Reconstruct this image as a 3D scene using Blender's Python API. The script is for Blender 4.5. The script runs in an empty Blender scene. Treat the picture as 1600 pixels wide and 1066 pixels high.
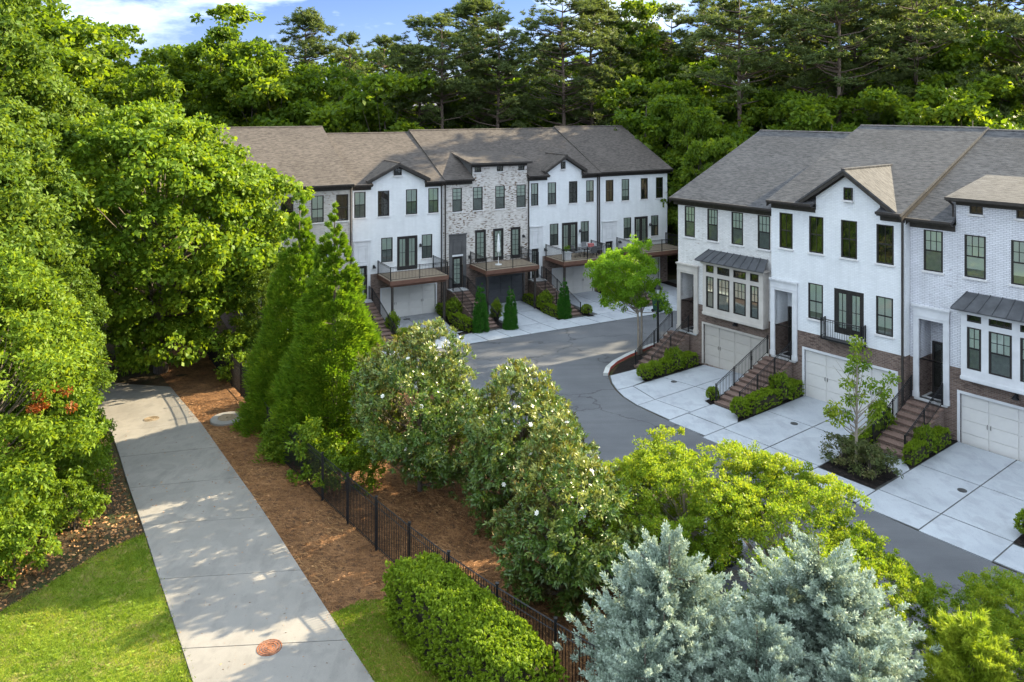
import bpy, math, random
import numpy as np
from mathutils import Vector, Matrix
random.seed(7)
S = bpy.context.scene
COL = S.collection
# ------------------------------------------------------------------ camera, world, sun, exposure
F_PX, HOR, CAMH = 1220.0, 168.0, 15.0          # focal length and horizon of the 1600 px frame; flight height
cd = bpy.data.cameras.new('camera'); cam = bpy.data.objects.new('camera', cd); COL.objects.link(cam)
cam.location = (0, 0, CAMH); cam.rotation_euler = (math.radians(90), 0, 0)
cd.sensor_width = 36; cd.lens = 36 * F_PX / 1600; cd.shift_y = -(533 - HOR) / 1600
cd.clip_end = 2000; S.camera = cam
SUN_AZ = (0.88, 0.475); SUN_EL = math.radians(25)
W = bpy.data.worlds.new('World'); S.world = W; W.use_nodes = True
SKY_OFF = (4.73, 2.56, .3)
def sky():
    nt = W.node_tree; N = nt.nodes; L = nt.links; N.clear()
    out = N.new('ShaderNodeOutputWorld'); bg = N.new('ShaderNodeBackground')
    st = N.new('ShaderNodeTexSky'); st.sky_type = 'NISHITA'; st.sun_disc = False
    st.sun_elevation = SUN_EL; st.sun_rotation = math.atan2(SUN_AZ[0], SUN_AZ[1])
    st.altitude = 1500; st.air_density = 1.0; st.dust_density = 0.3; st.ozone_density = 4.0
    tc = N.new('ShaderNodeTexCoord')
    mp = N.new('ShaderNodeMapping'); mp.inputs['Scale'].default_value = (1.7, 1.7, 5.0); mp.inputs['Location'].default_value = SKY_OFF
    L.new(tc.outputs['Generated'], mp.inputs['Vector'])
    no = N.new('ShaderNodeTexNoise'); no.inputs['Scale'].default_value = 2.1; no.inputs['Detail'].default_value = 8; no.inputs['Roughness'].default_value = .58
    L.new(mp.outputs[0], no.inputs['Vector'])
    sx = N.new('ShaderNodeSeparateXYZ'); L.new(tc.outputs['Generated'], sx.inputs[0])
    mr = N.new('ShaderNodeMapRange'); mr.inputs['From Min'].default_value = .0; mr.inputs['From Max'].default_value = .35; L.new(sx.outputs[2], mr.inputs['Value'])
    lo = N.new('ShaderNodeMath'); lo.operation = 'MULTIPLY_ADD'; lo.inputs[1].default_value = .10; L.new(mr.outputs[0], lo.inputs[0]); lo.inputs[2].default_value = -.10   # clouds thin out towards the horizon
    cv = N.new('ShaderNodeMath'); cv.operation = 'ADD'; L.new(no.outputs['Fac'], cv.inputs[0]); L.new(lo.outputs[0], cv.inputs[1])
    cr = N.new('ShaderNodeValToRGB'); cr.color_ramp.elements[0].position = .44; cr.color_ramp.elements[1].position = .60
    L.new(cv.outputs[0], cr.inputs['Fac'])
    tint = N.new('ShaderNodeMix'); tint.data_type = 'RGBA'; tint.blend_type = 'MULTIPLY'; tint.inputs[0].default_value = 1
    tint.inputs[7].default_value = (.185, .175, .225, 1); L.new(st.outputs['Color'], tint.inputs[6])
    cc = N.new('ShaderNodeMix'); cc.data_type = 'RGBA'; L.new(mr.outputs[0], cc.inputs[0]); cc.inputs[6].default_value = (1.05, 1.15, 1.32, 1); cc.inputs[7].default_value = (5.0, 5.75, 6.25, 1)  # clouds overhead, out of frame, made much brighter to light the scene
    mx = N.new('ShaderNodeMix'); mx.data_type = 'RGBA'; L.new(cr.outputs['Color'], mx.inputs[0])
    L.new(tint.outputs[2], mx.inputs[6]); L.new(cc.outputs[2], mx.inputs[7])
    L.new(mx.outputs[2], bg.inputs['Color']); bg.inputs['Strength'].default_value = .15
    L.new(bg.outputs[0], out.inputs['Surface'])
sky()
sd = bpy.data.lights.new('sun', 'SUN'); sun = bpy.data.objects.new('sun', sd); COL.objects.link(sun)
sd.energy = 3.9; sd.angle = math.radians(.55); sd.color = (1, .85, .58)
sv = Vector((SUN_AZ[0] * math.cos(SUN_EL), SUN_AZ[1] * math.cos(SUN_EL), math.sin(SUN_EL)))
sun.rotation_euler = sv.to_track_quat('Z', 'Y').to_euler()
S.view_settings.view_transform = 'Standard'; S.view_settings.look = 'None'; S.view_settings.gamma = 1
S.view_settings.use_curve_mapping = False; S.view_settings.exposure = 2.45
S.render.engine = 'CYCLES'
S.cycles.max_bounces = 8; S.cycles.diffuse_bounces = 4; S.cycles.transmission_bounces = 4; S.cycles.transparent_max_bounces = 8; S.cycles.glossy_bounces = 3
S.cycles.caustics_reflective = False; S.cycles.caustics_refractive = False
# ------------------------------------------------------------------ frames of the two rows, ground height
class Frame:
    def __init__(s, P, u):
        n = math.hypot(*u); s.u = (u[0] / n, u[1] / n); s.P = P; s.n = (s.u[1], -s.u[0]); s.rot = math.atan2(s.u[1], s.u[0])
    def xy(s, u, d):                     # u along the facade, d out in front of it
        return (s.P[0] + s.u[0] * u + s.n[0] * d, s.P[1] + s.u[1] * u + s.n[1] * d)
FR = Frame((18.44, 36.4), (951, -1220))      # right row
FA = Frame((-11.81, 58.1), (2247, 1220))     # left row, across the lane
def gz(x, y):
    d = (x - FA.P[0]) * FA.n[0] + (y - FA.P[1]) * FA.n[1]
    return -1.1 * (1 - min(1, max(0, (d - 6) / 20)))
def at(px, py):                          # point of the ground that the photograph shows at a pixel
    z = 0.0
    for _ in range(30):
        Y = (CAMH - z) * F_PX / (py - HOR); X = (px - 800) / F_PX * Y; z = .5 * z + .5 * gz(X, Y)
    return (X, Y)
# ------------------------------------------------------------------ mesh helpers
class MB:
    def __init__(s): s.v = []; s.f = []
    def box(s, x0, x1, y0, y1, z0, z1):
        b = len(s.v)
        s.v += [(x0, y0, z0), (x1, y0, z0), (x1, y1, z0), (x0, y1, z0), (x0, y0, z1), (x1, y0, z1), (x1, y1, z1), (x0, y1, z1)]
        s.f += [(b, b+3, b+2, b+1), (b+4, b+5, b+6, b+7), (b, b+1, b+5, b+4), (b+1, b+2, b+6, b+5), (b+2, b+3, b+7, b+6), (b+3, b, b+4, b+7)]
        return s
    def poly(s, pts):
        b = len(s.v); s.v += [tuple(p) for p in pts]; s.f.append(tuple(range(b, b + len(pts)))); return s
    def prism(s, pts, off):              # closed prism: polygon swept by the vector off
        n = len(pts); b = len(s.v); o = Vector(off)
        s.v += [tuple(p) for p in pts] + [tuple(Vector(p) + o) for p in pts]
        s.f.append(tuple(range(b + n - 1, b - 1, -1))); s.f.append(tuple(range(b + n, b + 2 * n)))
        for i in range(n):
            j = (i + 1) % n; s.f.append((b + i, b + j, b + n + j, b + n + i))
        return s
    def tube(s, pts, rad, seg=6, cap=True):
        b = len(s.v); pts = [Vector(p) for p in pts]; n = len(pts)
        if not hasattr(rad, '__len__'): rad = [rad] * n
        for i, p in enumerate(pts):
            t = (pts[min(i + 1, n - 1)] - pts[max(i - 1, 0)]).normalized()
            a = t.cross(Vector((0, 0, 1)) if abs(t.z) < .9 else Vector((1, 0, 0))).normalized(); c = t.cross(a)
            for k in range(seg):
                q = 2 * math.pi * k / seg; s.v.append(tuple(p + (a * math.cos(q) + c * math.sin(q)) * rad[i]))
        for i in range(n - 1):
            for k in range(seg):
                l = (k + 1) % seg; s.f.append((b + i*seg + k, b + i*seg + l, b + (i+1)*seg + l, b + (i+1)*seg + k))
        if cap:
            s.f.append(tuple(b + k for k in range(seg - 1, -1, -1))); s.f.append(tuple(b + (n-1)*seg + k for k in range(seg)))
        return s
    def lathe(s, prof, seg=16, c=(0, 0, 0)):
        b = len(s.v); n = len(prof)
        for r, z in prof:
            for k in range(seg):
                q = 2 * math.pi * k / seg; s.v.append((c[0] + r * math.cos(q), c[1] + r * math.sin(q), c[2] + z))
        for i in range(n - 1):
            for k in range(seg):
                l = (k + 1) % seg; s.f.append((b + i*seg + k, b + i*seg + l, b + (i+1)*seg + l, b + (i+1)*seg + k))
        s.f.append(tuple(b + k for k in range(seg - 1, -1, -1))); s.f.append(tuple(b + (n-1)*seg + k for k in range(seg)))
        return s
    def mesh(s, name, mat, off=(0, 0, 0), smooth=False):
        m = bpy.data.meshes.new(name)
        m.from_pydata([(x - off[0], y - off[1], z - off[2]) for x, y, z in s.v], [], s.f)
        m.materials.append(mat); m.validate()
        if smooth: m.polygons.foreach_set('use_smooth', [True] * len(m.polygons))
        return m
def link(name, mesh, parent=None, loc=None, rot=None, kind=None):
    o = bpy.data.objects.new(name, mesh); COL.objects.link(o)
    if parent: o.parent = parent
    if loc: o.location = loc
    if rot: o.rotation_euler = rot
    if kind: o['kind'] = kind
    return o
def tag(o, label, cat, group=None):
    o['label'] = label; o['category'] = cat
    if group: o['group'] = group
    return o
def empty(name, label, cat, loc, rz=0, group=None):
    o = bpy.data.objects.new(name, None); COL.objects.link(o); o.location = loc; o.rotation_euler = (0, 0, rz)
    o.empty_display_size = .3
    return tag(o, label, cat, group)
def dup(root, loc, rz=0, sc=1, label=None, group=None):
    r = root.copy(); COL.objects.link(r); r.location = loc; r.rotation_euler = (0, 0, rz)
    r.scale = (sc, sc, sc) if not hasattr(sc, '__len__') else sc
    if label: r['label'] = label
    if group: r['group'] = group
    for ch in list(root.children):
        c = ch.copy(); COL.objects.link(c); c.parent = r
        for g in list(ch.children):
            q = g.copy(); COL.objects.link(q); q.parent = c
    return r
# ------------------------------------------------------------------ materials
def newmat(name):
    m = bpy.data.materials.new(name); m.use_nodes = True; nt = m.node_tree
    return m, nt, nt.nodes, nt.links, nt.nodes['Principled BSDF']
def mixc(N, L, fac, a, b, blend='MIX'):
    x = N.new('ShaderNodeMix'); x.data_type = 'RGBA'; x.blend_type = blend
    for i, v in ((0, fac), (6, a), (7, b)):
        if hasattr(v, 'is_output'): L.new(v, x.inputs[i])
        elif i == 0: x.inputs[0].default_value = v
        else: x.inputs[i].default_value = (*v, 1)
    return x.outputs[2]
def noise(N, L, vec, scale, detail=4, rough=.55):
    n = N.new('ShaderNodeTexNoise'); n.inputs['Scale'].default_value = scale; n.inputs['Detail'].default_value = detail; n.inputs['Roughness'].default_value = rough
    if vec is not None: L.new(vec, n.inputs['Vector'])
    return n.outputs['Fac']
def ramp(N, L, fac, p0, p1, c0=(0, 0, 0), c1=(1, 1, 1)):
    r = N.new('ShaderNodeValToRGB'); e = r.color_ramp.elements; e[0].position = p0; e[1].position = p1
    e[0].color = (*c0, 1); e[1].color = (*c1, 1); L.new(fac, r.inputs['Fac']); return r.outputs['Color']
def bump(N, L, B, h, strength, dist):
    b = N.new('ShaderNodeBump'); b.inputs['Strength'].default_value = strength; b.inputs['Distance'].default_value = dist
    L.new(h, b.inputs['Height']); L.new(b.outputs[0], B.inputs['Normal'])
def coord(N, L, scale=None, space='Object'):
    t = N.new('ShaderNodeTexCoord'); v = t.outputs[space]
    if scale:
        m = N.new('ShaderNodeMapping'); m.inputs['Scale'].default_value = scale; L.new(v, m.inputs['Vector']); v = m.outputs[0]
    return v
def geopos(N): return N.new('ShaderNodeNewGeometry').outputs['Position']
def pmat(name, c1, c2, scale=4, rough=.7, bs=.15, bscale=60, spec=.3, metal=0, lo=.35, hi=.65, stretch=None):
    m, nt, N, L, B = newmat(name); v = coord(N, L, stretch)
    f = noise(N, L, v, scale, 6); L.new(ramp(N, L, f, lo, hi, c1, c2), B.inputs['Base Color'])
    B.inputs['Roughness'].default_value = rough; B.inputs['Specular IOR Level'].default_value = spec; B.inputs['Metallic'].default_value = metal
    if bs: bump(N, L, B, noise(N, L, v, bscale, 3), bs, .02)
    return m
def brickmat(name, ca, cb, mortar, rough=.75, mott=None, mp=(.58, .64), msz=.009, bstr=.6, dirt=.12, sq=1.0):
    m, nt, N, L, B = newmat(name)
    sx = N.new('ShaderNodeSeparateXYZ'); L.new(coord(N, L), sx.inputs[0])
    ad = N.new('ShaderNodeMath'); ad.operation = 'ADD'; L.new(sx.outputs[0], ad.inputs[0]); L.new(sx.outputs[1], ad.inputs[1])
    cb_ = N.new('ShaderNodeCombineXYZ'); L.new(ad.outputs[0], cb_.inputs[0]); L.new(sx.outputs[2], cb_.inputs[1])
    b = N.new('ShaderNodeTexBrick'); L.new(cb_.outputs[0], b.inputs['Vector']); b.inputs['Scale'].default_value = 1
    b.inputs['Brick Width'].default_value = .22; b.inputs['Row Height'].default_value = .078; b.inputs['Mortar Size'].default_value = msz
    b.inputs['Mortar Smooth'].default_value = .3; b.inputs['Bias'].default_value = -.1
    b.inputs['Color1'].default_value = (*ca, 1); b.inputs['Color2'].default_value = (*cb, 1); b.inputs['Mortar'].default_value = (*mortar, 1)
    col = b.outputs['Color']; p = coord(N, L)
    if mott:                              # bricks that show through the whitewash
        mpn = N.new('ShaderNodeMapping'); mpn.inputs['Scale'].default_value = (3.2, 11, 1); L.new(cb_.outputs[0], mpn.inputs['Vector'])
        f = ramp(N, L, noise(N, L, mpn.outputs[0], 1.0, 2, .5), *mp)
        big = ramp(N, L, noise(N, L, p, .6, 2), .35, .6)
        mm = N.new('ShaderNodeMath'); mm.operation = 'MULTIPLY'; L.new(f, mm.inputs[0]); L.new(big, mm.inputs[1])
        col = mixc(N, L, mm.outputs[0], col, mott)
    st = ramp(N, L, noise(N, L, p, .9, 6, .65), .35, .75, (1 - dirt,) * 3, (1, 1, 1))
    ms = N.new('ShaderNodeMapping'); ms.inputs['Scale'].default_value = (3.5, .22, 1); L.new(cb_.outputs[0], ms.inputs['Vector'])
    col = mixc(N, L, 1.0, col, ramp(N, L, noise(N, L, ms.outputs[0], 1.0, 5, .6), .36, .62, (1 - dirt * .5,) * 3, (1, 1, 1)), 'MULTIPLY')
    L.new(mixc(N, L, 1.0, col, st, 'MULTIPLY'), B.inputs['Base Color'])
    B.inputs['Roughness'].default_value = rough; B.inputs['Specular IOR Level'].default_value = .25
    iv = N.new('ShaderNodeMath'); iv.operation = 'SUBTRACT'; iv.inputs[0].default_value = 1; L.new(b.outputs['Fac'], iv.inputs[1])
    ad2 = N.new('ShaderNodeMath'); ad2.operation = 'MULTIPLY_ADD'; L.new(noise(N, L, p, 30, 3), ad2.inputs[0]); ad2.inputs[1].default_value = .35; L.new(iv.outputs[0], ad2.inputs[2])
    bump(N, L, B, ad2.outputs[0], bstr, .012)
    return m
def shinglemat(name, c1, c2, c3):
    m, nt, N, L, B = newmat(name); p = coord(N, L)
    b = N.new('ShaderNodeTexBrick'); L.new(p, b.inputs['Vector']); b.inputs['Scale'].default_value = 1; b.offset = .37
    b.inputs['Brick Width'].default_value = .33; b.inputs['Row Height'].default_value = .13; b.inputs['Mortar Size'].default_value = .008
    b.inputs['Mortar Smooth'].default_value = .6
    b.inputs['Color1'].default_value = (*c1, 1); b.inputs['Color2'].default_value = (*c2, 1); b.inputs['Mortar'].default_value = (*[x * .45 for x in c1], 1)
    mp = N.new('ShaderNodeMapping'); mp.inputs['Scale'].default_value = (2.2, 7.7, 2); L.new(p, mp.inputs['Vector'])
    col = mixc(N, L, ramp(N, L, noise(N, L, mp.outputs[0], 1.3, 3), .42, .62), b.outputs['Color'], c3)
    st = ramp(N, L, noise(N, L, p, .35, 5, .6), .3, .7, (.78,) * 3, (1.0,) * 3)
    L.new(mixc(N, L, 1.0, col, st, 'MULTIPLY'), B.inputs['Base Color']); B.inputs['Roughness'].default_value = .9; B.inputs['Specular IOR Level'].default_value = .2
    bump(N, L, B, noise(N, L, mp.outputs[0], 2.2, 4), .5, .03)
    return m
def concretemat(name, c1, c2, stain, bs=.25):
    m, nt, N, L, B = newmat(name); p = geopos(N)
    col = ramp(N, L, noise(N, L, p, .45, 8, .6), .3, .7, c1, c2)
    mp = N.new('ShaderNodeMapping'); mp.inputs['Scale'].default_value = (1, .35, 1); mp.inputs['Rotation'].default_value = (0, 0, .9); L.new(p, mp.inputs['Vector'])
    col = mixc(N, L, ramp(N, L, noise(N, L, mp.outputs[0], 1.7, 7, .7), .5, .78, (0, 0, 0), (.55,) * 3), col, stain)
    col = mixc(N, L, 1.0, col, ramp(N, L, noise(N, L, p, 55, 3), .3, .7, (.88,) * 3, (1.06,) * 3), 'MULTIPLY')
    bl = ramp(N, L, noise(N, L, p, .9, 4, .5), .54, .60, (0, 0, 0), (.28,) * 3); col = mixc(N, L, bl, col, stain)
    sp = ramp(N, L, noise(N, L, p, 16, 2, .4), .68, .73, (0, 0, 0), (.35,) * 3)
    col = mixc(N, L, sp, col, stain)
    L.new(col, B.inputs['Base Color']); B.inputs['Roughness'].default_value = .82; B.inputs['Specular IOR Level'].default_value = .3
    bump(N, L, B, noise(N, L, p, 120, 3), bs, .01)
    return m
def asphaltmat():
    m, nt, N, L, B = newmat('asphalt'); p = geopos(N)
    col = ramp(N, L, noise(N, L, p, .22, 8, .62), .3, .7, (.078, .080, .088), (.128, .130, .138))
    mp = N.new('ShaderNodeMapping'); mp.inputs['Rotation'].default_value = (0, 0, -.91); mp.inputs['Scale'].default_value = (.12, 1.3, 1); L.new(p, mp.inputs['Vector'])
    col = mixc(N, L, ramp(N, L, noise(N, L, mp.outputs[0], .9, 5), .45, .75, (0, 0, 0), (.5,) * 3), col, (.055, .056, .062))
    v = N.new('ShaderNodeTexVoronoi'); v.feature = 'DISTANCE_TO_EDGE'; v.inputs['Scale'].default_value = .16
    ds = N.new('ShaderNodeVectorMath'); ds.operation = 'ADD'; L.new(p, ds.inputs[0])
    nn = N.new('ShaderNodeTexNoise'); nn.inputs['Scale'].default_value = .9; nn.inputs['Detail'].default_value = 5; L.new(p, nn.inputs['Vector'])
    sc = N.new('ShaderNodeVectorMath'); sc.operation = 'SCALE'; sc.inputs['Scale'].default_value = 1.6; L.new(nn.outputs['Color'], sc.inputs[0]); L.new(sc.outputs[0], ds.inputs[1])
    L.new(ds.outputs[0], v.inputs['Vector'])
    col = mixc(N, L, ramp(N, L, v.outputs['Distance'], .0, .010, (.8,) * 3, (0, 0, 0)), col, (.025, .025, .028))
    col = mixc(N, L, 1.0, col, ramp(N, L, noise(N, L, p, 70, 3), .3, .7, (.7,) * 3, (1.25,) * 3), 'MULTIPLY')
    L.new(col, B.inputs['Base Color']); B.inputs['Roughness'].default_value = .75; B.inputs['Specular IOR Level'].default_value = .4
    bump(N, L, B, noise(N, L, p, 160, 3), .4, .012)
    return m
def groundmat(name, cs, scales, bs=.8, bscale=25):
    m, nt, N, L, B = newmat(name); p = geopos(N)
    col = ramp(N, L, noise(N, L, p, scales[0], 6, .6), .35, .65, cs[0], cs[1])
    col = mixc(N, L, ramp(N, L, noise(N, L, p, scales[1], 5, .7), .48, .64), col, cs[2])
    mp = N.new('ShaderNodeMapping'); mp.inputs['Scale'].default_value = (1, .3, 1); mp.inputs['Rotation'].default_value = (0, 0, .6); L.new(p, mp.inputs['Vector'])
    col = mixc(N, L, 1.0, col, ramp(N, L, noise(N, L, mp.outputs[0], 42, 4, .7), .3, .7, (.45,) * 3, (1.4,) * 3), 'MULTIPLY')
    L.new(col, B.inputs['Base Color']); B.inputs['Roughness'].default_value = .95; B.inputs['Specular IOR Level'].default_value = .1
    bump(N, L, B, noise(N, L, mp.outputs[0], bscale, 5, .7), bs, .06)
    return m
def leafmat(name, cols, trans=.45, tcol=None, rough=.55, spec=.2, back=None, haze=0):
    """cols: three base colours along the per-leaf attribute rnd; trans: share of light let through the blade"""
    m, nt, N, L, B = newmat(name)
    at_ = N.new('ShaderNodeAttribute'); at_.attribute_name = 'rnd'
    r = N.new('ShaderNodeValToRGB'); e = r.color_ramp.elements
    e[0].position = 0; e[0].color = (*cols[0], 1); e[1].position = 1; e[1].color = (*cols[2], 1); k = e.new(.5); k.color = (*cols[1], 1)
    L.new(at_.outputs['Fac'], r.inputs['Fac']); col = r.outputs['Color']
    if back:
        g = N.new('ShaderNodeNewGeometry'); col = mixc(N, L, g.outputs['Backfacing'], col, back)
    L.new(col, B.inputs['Base Color']); B.inputs['Roughness'].default_value = rough; B.inputs['Specular IOR Level'].default_value = spec
    if trans:
        t = N.new('ShaderNodeBsdfTranslucent'); L.new(mixc(N, L, 1.0, r.outputs['Color'], tcol or (1.5, 1.5, .8), 'MULTIPLY'), t.inputs['Color'])
        x = N.new('ShaderNodeMixShader'); x.inputs[0].default_value = trans; L.new(B.outputs[0], x.inputs[1]); L.new(t.outputs[0], x.inputs[2])
        L.new(x.outputs[0], nt.nodes['Material Output'].inputs['Surface'])
    return m
def glassmat():
    m, nt, N, L, B = newmat('window_glass')
    g = N.new('ShaderNodeBsdfGlossy'); g.inputs['Roughness'].default_value = .02; t = N.new('ShaderNodeBsdfTransparent'); t.inputs['Color'].default_value = (.94, .97, .95, 1)
    f = N.new('ShaderNodeFresnel'); f.inputs['IOR'].default_value = 1.5; a = N.new('ShaderNodeMath'); a.operation = 'ADD'; a.inputs[1].default_value = .03; L.new(f.outputs[0], a.inputs[0])
    x = N.new('ShaderNodeMixShader'); L.new(a.outputs[0], x.inputs[0]); L.new(t.outputs[0], x.inputs[1]); L.new(g.outputs[0], x.inputs[2])
    L.new(x.outputs[0], nt.nodes['Material Output'].inputs['Surface']); return m
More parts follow.
